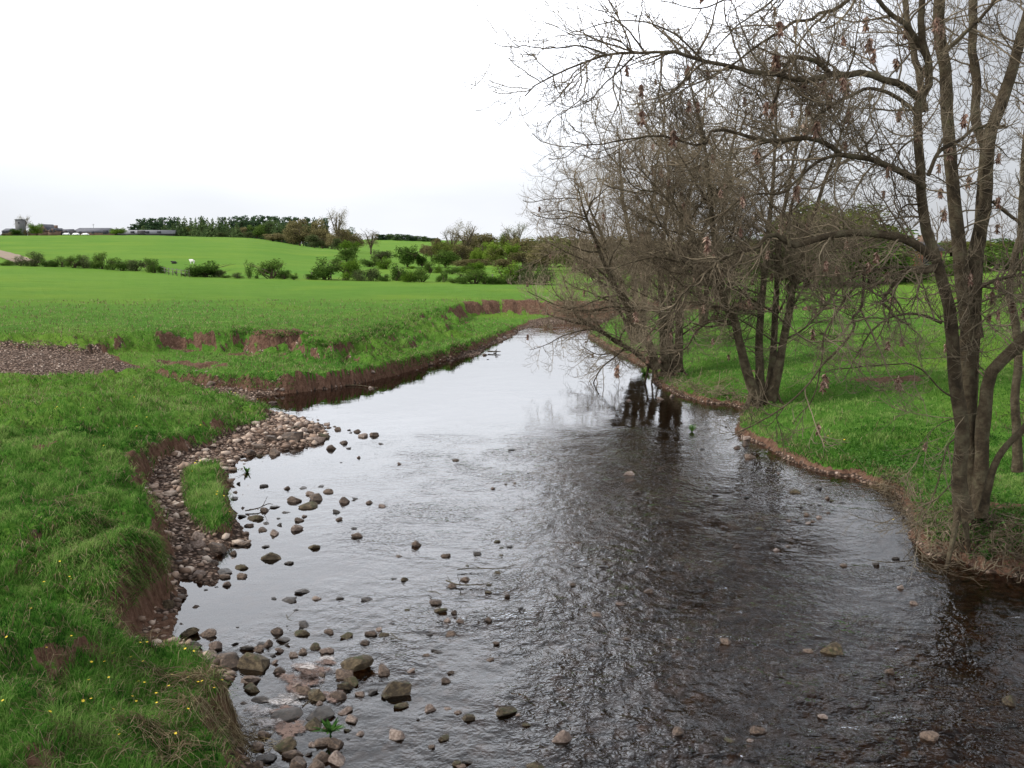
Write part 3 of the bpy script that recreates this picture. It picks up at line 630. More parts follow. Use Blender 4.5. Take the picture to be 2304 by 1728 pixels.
clump('ash_tree', (1580, 726), 1.1, [
 ([(1580, 730), (1575, 640), (1560, 540), (1540, 440), (1520, 330)], .15),
 ([(1585, 730), (1592, 640), (1610, 540), (1640, 420), (1660, 300)], .15)],
 .15, 'bare twiggy tree standing in the bank grass behind the two stooled clumps', 14, (.28, 1.6, .20, .75, .15, .38), (.48, .18, 3.0, .95, .035, -.04), 0, True, tipr=.0065)

# ------------------------------------------------------------------ leafy crowns
def blobs(g, n, w, h, d, z0, r=(.25, .42)):
    """a crown as several lobes inside an ellipsoid w x d x h whose bottom is z0"""
    out = []
    for i in range(n):
        a = g.random() * 6.283; q = g.random() ** .5 * .62; t = g.random()
        rr = (r[0] + (r[1] - r[0]) * g.random())
        out.append((math.cos(a) * q * w / 2, math.sin(a) * q * d / 2, z0 + h * (.18 + .64 * t), rr * w * (1.05 - .35 * t) * .75, rr * h * .85))
    return out
def leaves(g, bl, n, size, hollow=.55, flat=0):
    bl = np.array(bl); w = bl[:, 3] ** 2; k = g.choice(len(bl), n, p=w / w.sum())
    d = unit(g.normal(size=(n, 3))); q = hollow + (1.12 - hollow) * g.random(n) ** .8
    q = q * (1 + .35 * fbm(d[:, 0] * 2.5 + k * 7, d[:, 2] * 2.5 + d[:, 1] * 2, 2))
    c = bl[k, :3] + d * q[:, None] * bl[k][:, [3, 3, 4]]
    s = size * (.55 + .9 * g.random(n))
    nrm = unit(d * .8 + g.normal(size=(n, 3)) * .9); a = unit(np.cross(nrm, g.normal(size=(n, 3)))); b_ = np.cross(nrm, a)
    a = a * s[:, None]; b_ = b_ * (s * .62)[:, None]
    V = np.stack([c - a, c - b_ * .8 + a * .1, c + a, c + b_ * .8 + a * .1], 1).reshape(-1, 3)
    F = np.arange(n * 4).reshape(n, 4)
    t = np.clip(.5 + .22 * g.normal(size=n) + .25 * fbm(c[:, 0] * 3 / size / 20, c[:, 2] * 3 / size / 20, 4), 0, 1)
    return V, F, np.repeat(t, 4)
def stick(pts, r0, r1, s=6, k=8):
    c = curve(pts, k)[None]; return tubes(c, np.linspace(r0, r1, k)[None], s)
LF = {
 'haw': leafy('hawthorn_leaf', (.024, .052, .010), (.060, .112, .020), (.12, .175, .040), .4, .16),
 'hawb': leafy('budding_hawthorn', (.035, .050, .018), (.070, .092, .034), (.12, .135, .062), .3, .12),
 'green': leafy('fresh_leaf', (.036, .082, .010), (.085, .155, .018), (.16, .24, .035), .4, .12),
 'lime': leafy('lime_leaf', (.060, .110, .014), (.120, .190, .024), (.20, .27, .05), .4, .10),
 'olive': leafy('olive_leaf', (.050, .068, .014), (.100, .125, .026), (.17, .19, .05), .4, .16),
 'brown': leafy('brown_bud', (.075, .066, .028), (.145, .125, .056), (.22, .19, .09), .4, .25),
 'pine': leafy('pine_needles', (.022, .042, .022), (.040, .070, .034), (.07, .105, .05), .3, .2),  # needles paled towards blue-grey: distance haze is put into the colour
 'larch': leafy('larch_needles', (.045, .075, .030), (.075, .115, .042), (.115, .155, .06), .35, .15),
}
_cache = {}
def crown_mesh(kind, var, style):
    """unit meshes: width 1, height 1, base at 0"""
    key = (kind, var, style)
    if key in _cache: return _cache[key]
    g = np.random.default_rng(100 + var * 17 + sum(map(ord, kind + style)))
    if style == 'shrub': V, F, t = leaves(g, blobs(g, 9, .98, .98, .9, .0, (.20, .36)), 2600, .026, .3)
    elif style == 'sparse': V, F, t = leaves(g, blobs(g, 9, 1.0, 1.0, .9, .0, (.20, .34)), 1500, .022, .1)
    elif style == 'veil': V, F, t = leaves(g, blobs(g, 16, 1.0, 1.0, .95, .0, (.14, .24)), 2600, .0105, .1)
    elif style == 'round': V, F, t = leaves(g, blobs(g, 15, 1.0, .84, .9, .12, (.17, .30)), 3400, .026, .35)
    elif style == 'big': V, F, t = leaves(g, blobs(g, 34, 1.0, .90, .95, .06, (.12, .22)), 15000, .0135, .35)
    elif style == 'pine':
        bl = [(g.normal(0, .05), g.normal(0, .05), (.08 + .87 * i / 9), .30 * (1.0 - .45 * i / 9) * (.8 + .4 * g.random()), .085) for i in range(10)]
        V, F, t = leaves(g, bl, 900, .055, .2)
    elif style == 'cone':
        bl = [(0, 0, .08 + .88 * i / 12, .42 * (1.05 - .97 * i / 12) * (.85 + .3 * g.random()), .06) for i in range(13)]
        V, F, t = leaves(g, bl, 800, .05, .2)
    me = mkmesh('crown', V, F, LF[kind], False, {'rnd': t}); _cache[key] = me; return me
def stems_mesh(var, style):
    key = ('st', var, style)
    if key in _cache: return _cache[key]
    g = np.random.default_rng(7 + var)
    if style in ('shrub', 'sparse'):
        pr = [stick([(g.normal(0, .05), g.normal(0, .05), -.02), (g.normal(0, .12), g.normal(0, .1), .35), (g.normal(0, .28), g.normal(0, .25), .75)], .018, .005, 4, 5) for _ in range(7)]
    elif style in ('pine', 'cone'):
        pr = [stick([(0, 0, -.02), (.01, 0, .5), (0, 0, .95)], .022, .008, 5, 6)]
    else:
        pr = [stick([(0, 0, -.03), (.01, 0, .2), (0, .01, .5), (.02, 0, .8)], .032, .010, 7, 8)]
        pr += [stick([(0, 0, .12 + .35 * g.random()), (g.normal(0, .14), g.normal(0, .12), .5), (g.normal(0, .3), g.normal(0, .26), .62 + .25 * g.random())], .013, .004, 4, 6) for _ in range(9)]
    V, F = join(pr); me = mkmesh('trunk', V, F, M['bark'], True); _cache[key] = me; return me
def plant(name, pos, w, h, kind, style, label, cat, group=None, var=0, rz=0.0):
    o = bpy.data.objects.new(name, None); COL.objects.link(o); o.location = tuple(map(float, pos)); o.rotation_euler = (0, 0, rz); o.scale = (w, w * .85, h); tag(o, label, cat, group)
    obj('trunk' if style not in ('shrub', 'sparse') else 'stems', stems_mesh(var, style), o); obj('crown', crown_mesh(kind, var, style), o); return o
def place(u, vt, vb, wpx, y=None):
    """base point, width and height in metres for a plant seen from vt down to vb"""
    p = hit(u, vb) if y is None else None
    if p is None: q = PD(u, vb, y); p = np.array([q[0], q[1], gz(q[0], q[1])])
    w = wpx / FPX * p[1]; top = PD(u, vt, p[1])[2]; return p, w, max(.3, top - p[2])
WX_ = {'shrub': 2.15, 'round': 1.7, 'big': 1.4, 'sparse': 1.5, 'pine': 3.0, 'cone': 2.7}
HX_ = {'shrub': 1.22, 'round': 1.14, 'big': 1.1, 'sparse': 1.15, 'pine': 1.12, 'cone': 1.12}
def plants(lst, name, style, group, lab, cat, seed, ys=None):
    g = np.random.default_rng(seed)
    lst = sorted(lst, key=lambda q: q[0])
    for i, q in enumerate(lst):
        u, vt, vb, wp = q[:4]; kind = q[4] if len(q) > 4 else 'haw'; y = q[5] if len(q) > 5 else None; st = q[6] if len(q) > 6 else style
        p, w, h = place(u, vt, vb, wp, y)
        plant(name, p - np.array([0, 0, .05 * h]), w * (WX_.get(st, 1.4)), h * HX_[st], kind, st, lab(i, q), cat, group, int(g.integers(3)), float(g.random() * 6.28))
def c53(l, s, x0, y0): return [(x0 + a / s, y0 + b / s, y0 + c / s, d / s, *e) for a, b, c, d, *e in l]
hedge = c53([(30, 730, 765, 60), (120, 700, 765, 130), (260, 650, 765, 110, 'hawb'), (420, 605, 770, 190, 'hawb'), (580, 680, 775, 110), (680, 700, 778, 80), (765, 650, 780, 170), (930, 640, 790, 160), (1090, 650, 795, 150, 'hawb'), (1190, 700, 800, 90), (1270, 610, 805, 180), (1400, 680, 815, 120), (1540, 670, 825, 180), (1700, 670, 830, 150, 'hawb'), (1850, 680, 840, 150), (1930, 690, 850, 130)], 5.53, 0, 460)
plants(hedge, 'hawthorn_bush', 'shrub', 'bushes of the long hedge on the left', lambda i, q: f'{ORD[i+1]} bush from the left in the long hedge below the farm', 'bush', 5)
gap = c53([(640, 640, 722, 130, 'hawb'), (710, 590, 722, 210, 'haw'), (790, 620, 725, 110, 'haw'), (845, 650, 725, 80, 'hawb'), (1010, 690, 738, 80, 'hawb'), (1115, 570, 738, 90, 'haw', None, 'sparse'), (1180, 700, 738, 34), (1310, 580, 740, 190), (1420, 670, 745, 90), (1503, 690, 748, 50), (455, 665, 700, 20), (900, 715, 732, 60), (530, 705, 718, 40)], 3.95, 280, 440)
plants(gap, 'hawthorn_bush', 'shrub', 'bushes along the open middle of the hedge line', lambda i, q: f'{ORD[i+1]} bush from the left in the gappy middle of the hedge', 'bush', 6)
row = c53([(60, 700, 750, 110), (210, 560, 750, 210), (390, 590, 755, 180, 'green'), (520, 670, 760, 110, 'hawb'), (610, 630, 760, 120, 'hawb'), (740, 700, 762, 90), (840, 610, 760, 140), (950, 670, 768, 120, 'green'), (1060, 650, 770, 130), (1250, 660, 770, 60), (1350, 730, 780, 80), (1440, 690, 785, 130), (1540, 665, 788, 180), (1620, 690, 790, 110), (1695, 720, 790, 60), (1750, 720, 790, 60), (1830, 700, 790, 90), (1820, 600, 785, 190, 'green'), (1940, 610, 785, 160, 'hawb'), (2040, 660, 790, 140, 'hawb'), (2150, 640, 792, 150, 'hawb')], 3.95, 680, 440)
plants(row, 'hawthorn_bush', 'shrub', 'bushes along the hedge between the two fields', lambda i, q: f'{ORD[i+1]} bush from the left in the hedge below the old oak', 'bush', 7)
mid = c53([(395, 445, 590, 200, 'haw', None, 'round'), (300, 560, 625, 80), (460, 560, 630, 90), (430, 372, 482, 150, 'green', 300, 'round'), (600, 550, 640, 115), (705, 485, 600, 155, 'hawb', None, 'round'), (740, 550, 655, 115, 'green'), (935, 445, 640, 210, 'haw', None, 'round'), (1065, 515, 640, 120, 'haw', None, 'round'), (1275, 485, 640, 220, 'haw', None, 'round'), (1140, 590, 685, 95), (1195, 620, 690, 60, 'green'), (1330, 630, 700, 95), (1450, 620, 690, 90, 'green'), (1390, 640, 680, 70), (1540, 600, 700, 130, 'green'), (980, 625, 650, 70, 'green')], 3.95, 680, 440)
plants(mid, 'thorn_tree', 'shrub', 'thorn trees dotted over the rough pasture', lambda i, q: f'{ORD[i+1]} thorn from the left dotted in the pasture behind the hedge', 'small tree', 8)
# wood along the stream, centre right
wood = c53([(1240, 400, 560, 150, 'olive', 210, 'round'), (1330, 420, 570, 150, 'olive', 205, 'round'), (1420, 430, 600, 150, 'brown', 200, 'round'), (1520, 560, 700, 260, 'brown', 165, 'round'), (1600, 392, 560, 240, 'lime', 190, 'big'), (1680, 420, 600, 160, 'lime', 185, 'round'), (1720, 455, 640, 170, 'olive', 180, 'round'), (1860, 428, 620, 170, 'lime', 178, 'round'), (1830, 300, 470, 220, 'olive', 230, 'big'), (1640, 345, 460, 230, 'brown', 240, 'round'), (1540, 310, 440, 220, 'brown', 245, 'round'), (1960, 500, 700, 220, 'brown', 170, 'round'), (2080, 470, 700, 230, 'olive', 172, 'round'), (2180, 430, 690, 220, 'brown', 175, 'round'), (1990, 380, 560, 220, 'brown', 200, 'round'), (2110, 350, 560, 220, 'olive', 205, 'round'), (2220, 330, 560, 240, 'brown', 210, 'round'), (1150, 440, 560, 110, 'brown', 260, 'round'), (1080, 430, 500, 90, 'brown', 300, 'round'), (1200, 370, 520, 110, 'brown', 280, 'round'), (1780, 560, 720, 200, 'brown', 160, 'round'), (2030, 590, 740, 200, 'hawb', 150, 'round')], 3.95, 680, 440)
COLN = {'olive': 'olive-green', 'brown': 'brown budding', 'lime': 'bright lime-green', 'haw': 'dark green', 'hawb': 'grey-green', 'green': 'green', 'pine': 'dark', 'larch': 'pale green'}
def counted(lst, tail):
    cnt = {}
    def f(i, q):
        k = q[4] if len(q) > 4 else 'haw'; cnt[k] = cnt.get(k, 0) + 1
        return f'{ORD[cnt[k]]} {COLN[k]} {tail}, from the left'
    return f
plants(wood, 'broadleaf_tree', 'round', 'trees of the stream-side wood', counted(wood, 'tree in the wood beyond the meadow'), 'tree', 9)
# behind the bank trees, and the right-hand field edge
back = [(1225, 545, 640, 90, 'brown', 150, 'round'), (1290, 535, 650, 110, 'olive', 140, 'round'), (1360, 560, 655, 110, 'brown', 135, 'round'), (1440, 545, 655, 120, 'olive', 130, 'round'), (1520, 560, 660, 110, 'hawb', 125, 'round'), (1600, 550, 665, 120, 'olive', 120, 'round'), (1680, 540, 668, 120, 'brown', 115, 'round'), (1745, 545, 668, 110, 'haw', 105, 'round'),
        (1880, 432, 668, 330, 'olive', 88, 'big'), (1815, 520, 668, 190, 'haw', 84, 'round'), (1960, 520, 668, 200, 'haw', 84, 'round'), (2040, 590, 660, 90, 'hawb', 86, 'shrub'),
        (2110, 590, 645, 80, 'haw', 92, 'shrub'), (2160, 575, 640, 100, 'haw', 95, 'shrub'), (2230, 560, 636, 110, 'haw', 96, 'shrub'), (2300, 556, 634, 110, 'haw', 97, 'shrub'), (2380, 560, 634, 120, 'haw', 97, 'shrub'), (2080, 545, 600, 90, 'haw', 170, 'round'), (2140, 538, 600, 100, 'brown', 175, 'round'), (2210, 540, 600, 90, 'olive', 170, 'round'), (2280, 536, 600, 110, 'haw', 178, 'round'), (2350, 540, 600, 100, 'brown', 175, 'round'), (2010, 545, 600, 100, 'olive', 170, 'round'), (1830, 540, 620, 100, 'brown', 140, 'round'), (1770, 550, 620, 100, 'olive', 150, 'round'), (1480, 530, 640, 130, 'brown', 160, 'round'), (1640, 530, 640, 130, 'haw', 160, 'round'), (1560, 535, 640, 130, 'brown', 158, 'round'), (1320, 530, 640, 130, 'olive', 170, 'round'), (1400, 525, 640, 130, 'brown', 168, 'round')]
plants(back, 'hedgerow_tree', 'round', 'trees and bushes edging the right-hand field', counted(back, 'tree or bush behind the bare bank trees'), 'tree', 10)

# hilltop plantation: dark pines on the skyline, paler larches and broadleaves in front
pines = c53([(90, 262, 372, 60), (140, 225, 372, 75), (190, 218, 372, 80), (250, 214, 372, 75), (300, 212, 372, 70), (345, 212, 372, 75), (415, 205, 372, 70), (455, 208, 372, 60), (700, 200, 375, 65), (880, 210, 378, 70), (960, 210, 380, 60), (1005, 200, 382, 60), (1045, 208, 384, 60), (1090, 196, 386, 65), (1140, 200, 388, 60), (1190, 196, 390, 65), (1240, 195, 392, 60), (1290, 205, 396, 62), (1340, 203, 400, 65), (1390, 207, 404, 62), (1425, 215, 408, 50), (1465, 208, 412, 55), (1515, 212, 416, 60), (1640, 215, 430, 60), (1685, 218, 435, 60), (1795, 225, 440, 60), (1070, 235, 386, 80), (1160, 240, 388, 90), (230, 250, 372, 90), (400, 245, 372, 80)], 3.95, 280, 440)
pines = [q[:4] + ('pine', 500 - .12 * q[0] + 14 * (k % 3)) for k, q in enumerate(pines)]
plants(pines, 'pine_tree', 'pine', 'dark pines of the hilltop plantation', lambda i, q: f'{ORD[i+1]} dark pine from the left in the hilltop wood', 'tree', 21)
larch = c53([(490, 190, 372, 60), (540, 192, 372, 65), (595, 200, 373, 60), (640, 192, 374, 60), (690, 180, 374, 65), (740, 205, 375, 65), (790, 200, 376, 70), (840, 190, 377, 60), (905, 195, 378, 60), (520, 235, 372, 70), (600, 240, 372, 80), (680, 240, 374, 80), (760, 245, 375, 80), (850, 240, 377, 80), (930, 240, 379, 70), (440, 250, 372, 70), (360, 260, 372, 70), (170, 270, 372, 80), (1000, 250, 382, 70)], 3.95, 280, 440)
larch = [q[:4] + ('larch', 452 - .10 * q[0] + 12 * (k % 3)) for k, q in enumerate(larch)]
plants(larch, 'larch_tree', 'cone', 'pale larches of the hilltop plantation', lambda i, q: f'{ORD[i+1]} pointed pale larch from the left in the hilltop wood', 'tree', 22)
hw = c53([(560, 280, 374, 80, 'olive', 415), (790, 310, 376, 80, 'larch', 405), (870, 325, 378, 70, 'hawb', 402), (950, 290, 380, 70, 'larch', 404), (1030, 270, 385, 110, 'brown', 405), (1100, 322, 386, 80, 'hawb', 395), (1180, 260, 392, 150, 'haw', 405), (1320, 332, 402, 190, 'brown', 375), (1300, 225, 396, 200, 'larch', 410), (1400, 250, 410, 170, 'larch', 400), (1560, 270, 436, 220, 'brown', 365), (1500, 225, 420, 130, 'brown', 385), (1590, 205, 425, 120, 'brown', 395), (1690, 350, 460, 140, 'hawb', 340), (1760, 300, 462, 160, 'brown', 350), (1840, 330, 470, 150, 'brown', 335), (1750, 190, 440, 150, 'brown', 385), (1960, 300, 480, 150, 'brown', 345), (2050, 330, 480, 140, 'brown', 350), (1900, 380, 478, 120, 'hawb', 325), (1660, 255, 440, 160, 'larch', 390), (1990, 290, 440, 150, 'larch', 420)], 3.95, 280, 440)
plants(hw, 'broadleaf_tree', 'round', 'broadleaved trees at the edge of the hilltop wood', counted(hw, 'tree at the edge of the hilltop wood'), 'tree', 23)
far = c53([(715, 350, 425, 60), (760, 346, 425, 60), (800, 345, 425, 60), (845, 345, 428, 60), (890, 350, 428, 60), (935, 350, 430, 60), (975, 358, 432, 60), (1015, 362, 434, 60), (1050, 372, 434, 60), (1095, 365, 436, 60), (1140, 376, 436, 70), (1190, 380, 436, 70), (690, 345, 425, 60)], 3.95, 680, 440)
far = [q[:4] + ('larch' if k % 2 else 'pine', 850 + 15 * (k % 3)) for k, q in enumerate(far)]
plants(far, 'pine_tree', 'pine', 'conifers of the distant wood behind the valley', lambda i, q: f'{ORD[i+1]} conifer from the left in the distant wood beyond the valley', 'tree', 24)

# bare standing trees in the distance
def far_bare(u, vt, vb, wpx, y, label, seed, tip, dens=1.0, low=.3):
    p, w, h = place(u, vt, vb, wpx, y); g = np.random.default_rng(seed); st = []; n = 7
    plant_crown = None
    for k in range(n):
        a = k / n * 6.283 + g.random(); q = w * .5 * (.35 + .65 * g.random())
        m = h * low
        st.append((np.array([p + (0, 0, -.2), p + (0, 0, m * .7), p + (math.cos(a) * q * .35, math.sin(a) * q * .35, h * .5), p + (math.cos(a) * q * .8, math.sin(a) * q * .8, h * (.68 + .22 * g.random()))]), w * .035, w * .008))
    s = w / 9.0
    root = bare_tree('bare_tree', p, st, [], label, lv=(.55 * s / dens, 1.7 * s, .42 * s, .9 * s, .30 * s, .5 * s), seed=seed, limb_parts=False, up=.35, far=True, auto=(.8 * s, .35, 3.0 * s, 1.0, w * .010, .05), tipr=tip)
    if dens >= 1:
        o = obj('buds', crown_mesh('brown' if dens == 1.0 else 'olive', seed % 3, 'veil'), root, (0, 0, h * .22)); o.scale = (w * 1.15, w * 1.0, h * .86)
    return root
far_bare(680 + 315 / 3.95, 440 + 112 / 3.95, 440 + 470 / 3.95, 62, 340, 'tall bare oak with a broad domed crown rising above the hilltop wood', 31, .030)
far_bare(680 + 610 / 3.95, 440 + 290 / 3.95, 440 + 505 / 3.95, 46, 300, 'low spreading bare brown tree right of the tall oak', 32, .028)
far_bare(680 + 1450 / 3.95, 440 + 225 / 3.95, 440 + 500 / 3.95, 84, 215, 'tall bare tree with pale open crown above the stream-side wood', 33, .020)
far_bare(680 + 1330 / 3.95, 440 + 275 / 3.95, 440 + 500 / 3.95, 50, 225, 'smaller bare spreading tree on the left shoulder of the stream-side wood', 34, .020)
far_bare(680 + 1890 / 3.95, 440 + 245 / 3.95, 440 + 500 / 3.95, 78, 225, 'yellow-tinged open-crowned tree standing highest in the stream-side wood', 35, .022, 1.5)
far_bare(300 / 5.53, 460 + 140 / 5.53, 460 + 405 / 5.53, 46, 425, 'bare twiggy tree behind the farm tower', 36, .035)
for k, (u, vt, vb, y) in enumerate([(1572, 560, 690, 74), (1608, 570, 690, 76), (1640, 560, 688, 78)]):
    far_bare(u, vt, vb, 60, y, ['slim bare tree', 'slim bare tree', 'slim bare tree'][k] + f' on the far field edge, {ORD[k+1]} from the left between the stooled clumps', 40 + k, .008, .9, .5)

# ------------------------------------------------------------------ the farm on the hill
def fmat(name, a, b_, sc=.5): return simple(name, [(.3, a), (.7, b_)], sc, .85, 4, 0, None, .2)
M['roof'] = fmat('grey_sheet_roof', (.075, .075, .085), (.125, .125, .14)); M['roofl'] = fmat('ribbed_pale_roof', (.14, .14, .15), (.20, .20, .205), 2.5)
M['stonew'] = fmat('red_sandstone_wall', (.115, .070, .052), (.175, .115, .085)); M['darkw'] = fmat('dark_boarding', (.030, .028, .030), (.060, .055, .055))
M['tower'] = fmat('grey_concrete', (.085, .085, .085), (.135, .13, .13)); M['slate'] = fmat('slate', (.055, .055, .065), (.09, .09, .10)); M['glass'] = fmat('window_glass', (.02, .02, .025), (.05, .05, .06))
M['white'] = fmat('white_paint', (.75, .75, .75), (.82, .82, .82)); M['black'] = fmat('black_rubber', (.015, .015, .015), (.03, .03, .03)); M['wood'] = fmat('grey_wood', (.09, .075, .055), (.15, .13, .10), 3)
FY = 402.0
def fpx(x, y=None): return x / 5.53, (460 + y / 5.53) if y is not None else None
def prism(x0, x1, y0, y1, z0, z1, axis='x', hip=0.0, over=.3):
    """gabled roof with real thickness"""
    if axis == 'x':
        ym = (y0 + y1) / 2; V = [(x0 - over, y0 - over, z0), (x1 + over, y0 - over, z0), (x1 + over, y1 + over, z0), (x0 - over, y1 + over, z0), (x0 - over + hip, ym, z1), (x1 + over - hip, ym, z1)]
        F4 = [(0, 1, 5, 4), (2, 3, 4, 5), (3, 2, 1, 0)]; F3 = [(0, 4, 3), (1, 2, 5)]
    else:
        xm = (x0 + x1) / 2; V = [(x0 - over, y0 - over, z0), (x1 + over, y0 - over, z0), (x1 + over, y1 + over, z0), (x0 - over, y1 + over, z0), (xm, y0 - over, z1), (xm, y1 + over, z1)]
        F4 = [(0, 4, 5, 3), (1, 2, 5, 4), (3, 2, 1, 0)]; F3 = [(0, 1, 4), (2, 3, 5)]
    return np.array(V, float), F4, F3
def building(name, px0, px1, eave, ridge, dy, depth, label, wallm, roofm, axis='x', hip=0, base=406, wins=(), door=None, chim=None, cat='building'):
    y0 = FY + dy; a = PD(px0 / 5.53, 500, y0)[0]; c = PD(px1 / 5.53, 500, y0)[0]; cx = (a + c) / 2; gzb = gz(cx, y0) - .4
    ze = PD(100, 460 + eave / 5.53, y0)[2] - gzb; zr = PD(100, 460 + ridge / 5.53, y0 + depth * .3)[2] - gzb; hw_ = (c - a) / 2
    rt = bpy.data.objects.new(name, None); COL.objects.link(rt); rt.location = (cx, y0, gzb); tag(rt, label, cat)
    v, f = box((0, depth / 2, ze / 2), (2 * hw_, depth, ze)); wparts = [(v, f)]
    wo_ = obj('wall', mkmesh('wall', v, f, wallm), rt)
    if roofm:
        V, F4, F3 = prism(-hw_, hw_, 0, depth, ze + .02, zr, axis, hip); ro_ = obj('roof', mkmesh('roof', V, [np.array(F4), np.array(F3)], roofm), rt)
        if axis == 'y':
            g3 = np.array([(-hw_, -.005, ze), (hw_, -.005, ze), (0, -.005, zr - .3), (-hw_, -.28, ze), (hw_, -.28, ze), (0, -.28, zr - .3)]); g3[:, 1] -= .06
            obj('gable', mkmesh('gable', g3, [np.array([(0, 2, 1), (3, 4, 5)]), np.array([(0, 1, 4, 3), (1, 2, 5, 4), (2, 0, 3, 5)])], wallm), rt)
        if chim:
            v, f = box((chim[0] * hw_, depth * .4, zr + .3), (1.0, .9, chim[1])); obj('chimney', mkmesh('chimney', v, f, M['stonew']), ro_)
    for wx, wz, ww, wh in wins:
        v, f = box((wx * hw_, -.03 - (.3 if axis == 'y' else 0), wz), (ww, .1, wh)); w_ = obj('window', mkmesh('window', v, f, M['glass']), rt)
        v, f = box((wx * hw_, -.06 - (.3 if axis == 'y' else 0), wz - wh / 2 - .06), (ww + .2, .18, .12)); obj('sill', mkmesh('sill', v, f, M['tower']), w_)
    if door:
        v, f = box((door[0] * hw_, -.04, door[2] / 2 + .4), (door[1], .12, door[2])); obj('door', mkmesh('door', v, f, M['darkw']), rt)
    return rt
building('long_barn', 862, 1385, 350, 291, 0, 9, 'long low stone barn with grey hipped sheet roof, in the middle of the farm', M['stonew'], M['roof'], hip=2.2, wins=[(-.5, 1.5, .9, .8), (.1, 1.5, .9, .8), (.7, 1.6, 2.0, 1.2)], door=(-.85, 2.2, 1.8))
building('cattle_shed', 1385, 2120, 366, 318, 3, 10, 'long ribbed pale-roofed cattle shed at the right end of the farm', M['darkw'], M['roofl'], wins=[(-.7, 1.6, 1.6, .8), (-.3, 1.6, 1.6, .8), (.2, 1.6, 1.6, .8), (.6, 1.6, 1.6, .8)], door=(.0, 3, 1.8))
building('cart_shed', 712, 858, 358, 306, 2, 7, 'small grey-roofed cart shed left of the long barn', M['darkw'], M['roof'], door=(.2, 1.8, 1.9))
building('farmhouse', 590, 708, 328, 292, -1, 8, 'reddish stone farmhouse with gable end and a chimney', M['stonew'], M['slate'], 'y', wins=[(-.35, 2.2, .7, .9), (.35, 2.2, .7, .9)], chim=(0, 1.4))
building('stone_barn', 470, 592, 330, 246, 5, 9, 'tall gabled barn with dark slate slopes behind the pale green tree', M['stonew'], M['slate'], 'y', wins=[(.3, 2.6, .7, .9)])
building('byre', 15, 150, 335, 298, 2, 8, 'low dark outbuilding at the far left end of the farm', M['darkw'], M['roof'], door=(.3, 1.8, 1.6))
building('byre', 340, 460, 345, 305, 8, 7, 'low shed half hidden between the tower and the stone barn', M['stonew'], M['roof'], wins=[(0, 1.6, 1.2, .6)])
tw_ = building('grain_tower', 186, 276, 190, 180, -2, 2.8, 'square grey grain tower rising above the farm at the left', M['tower'], None, cat='tower', wins=[(.0, 5.2, .5, .5)])
y0 = FY - 2; a = PD(186 / 5.53, 500, y0)[0]; c = PD(276 / 5.53, 500, y0)[0]; v, f = box((0, 1.4, PD(100, 460 + 188 / 5.53, y0)[2] - tw_.location.z + .06), (c - a + .3, 3.1, .14)); obj('cap', mkmesh('cap', v, f, M['slate']), tw_)
# mast on the barn
p = PD(1163 / 5.53, 460 + 292 / 5.53, FY + 4.5); q = PD(1163 / 5.53, 460 + 240 / 5.53, FY + 4.5)[2] - p[2] + 1.0
pr = [stick([(0, 0, 0), (0, 0, q / 2), (0, 0, q)], .07, .05, 5, 4), stick([(-.45, 0, q - .25), (0, 0, q - .25), (.45, 0, q - .25)], .04, .04, 4, 3), stick([(-.3, 0, q - .6), (0, 0, q - .6), (.3, 0, q - .6)], .04, .04, 4, 3)]
V, F = join(pr); obj('aerial_mast', mkmesh('aerial_mast', V, F, M['tower']), None, (p[0], p[1], p[2] - 1.0), 'thin aerial mast rising from the long barn roof', 'mast')
def car(x, y, rz, label):
    rt = bpy.data.objects.new('parked_car', None); COL.objects.link(rt); rt.location = (x, y, gz(x, y) - .02); rt.rotation_euler = (0, 0, rz); rt.scale = (.62,) * 3; tag(rt, label, 'car', 'cars parked in front of the farm')
    prof = [(-2.05, .35), (-2.1, .8), (-1.5, .95), (-.9, 1.42), (.75, 1.45), (1.5, .98), (2.1, .85), (2.1, .35)]; n = len(prof)
    V = [(px, s * (.82 if z < 1.1 else .68), z) for s in (-1, 1) for px, z in prof]; F4 = [(i, (i + 1) % n, n + (i + 1) % n, n + i) for i in range(n)]
    me = mkmesh('body', V, [np.array(F4), np.array([list(range(n))[::-1], [n + i for i in range(n)]])], M['white']); obj('body', me, rt)
    v, f = box((-.05, 0, 1.2), (1.7, 1.46, .30)); obj('side_windows', mkmesh('side_windows', v, f, M['glass']), rt)
    for wx in (-1.3, 1.3):
        for s in (-1, 1):
            c = np.array([[(wx, s * .70, .33), (wx, s * .86, .33)]]); c = np.array([curve([(wx, s * .66, .33), (wx, s * .76, .33), (wx, s * .86, .33)], 3)]); v, f = tubes(c, np.full((1, 3), .33), 12); nn = len(v)
            cap = np.array([[nn - 12 + i for i in range(12)]]); obj('wheel', mkmesh('wheel', v, [f, cap], M['black']), rt)
for x_, l_, dy, rz in ((826, 'white car in front of the cart shed, left one of three', -4, .3), (945, 'white car in front of the barn, middle one of three', -5, 0), (1062, 'white car in front of the barn, right one of three', -6, .2)):
    q = PD(x_ / 5.53, 530, FY + dy); car(q[0], q[1], rz, l_)
fb = c53([(1455, 268, 412, 190, 'green', 393, 'round'), (215, 300, 408, 150, 'haw', 394, 'round'), (105, 345, 405, 80, 'brown', 395, 'shrub'), (460, 240, 405, 150, 'green', 394, 'round'), (45, 365, 405, 70, 'brown', 394, 'shrub'), (330, 320, 406, 60, 'brown', 394, 'shrub')], 5.53, 0, 460)
FL = {0: 'small brown bush at the far left of the farm', 1: 'rust-brown bush left of the dark round tree by the tower', 2: 'dark round evergreen in front of the grey tower', 3: 'brown bush between the tower and the pale tree', 4: 'pale green tree in front of the tall gabled barn', 5: 'bright green round tree standing in front of the long barn'}
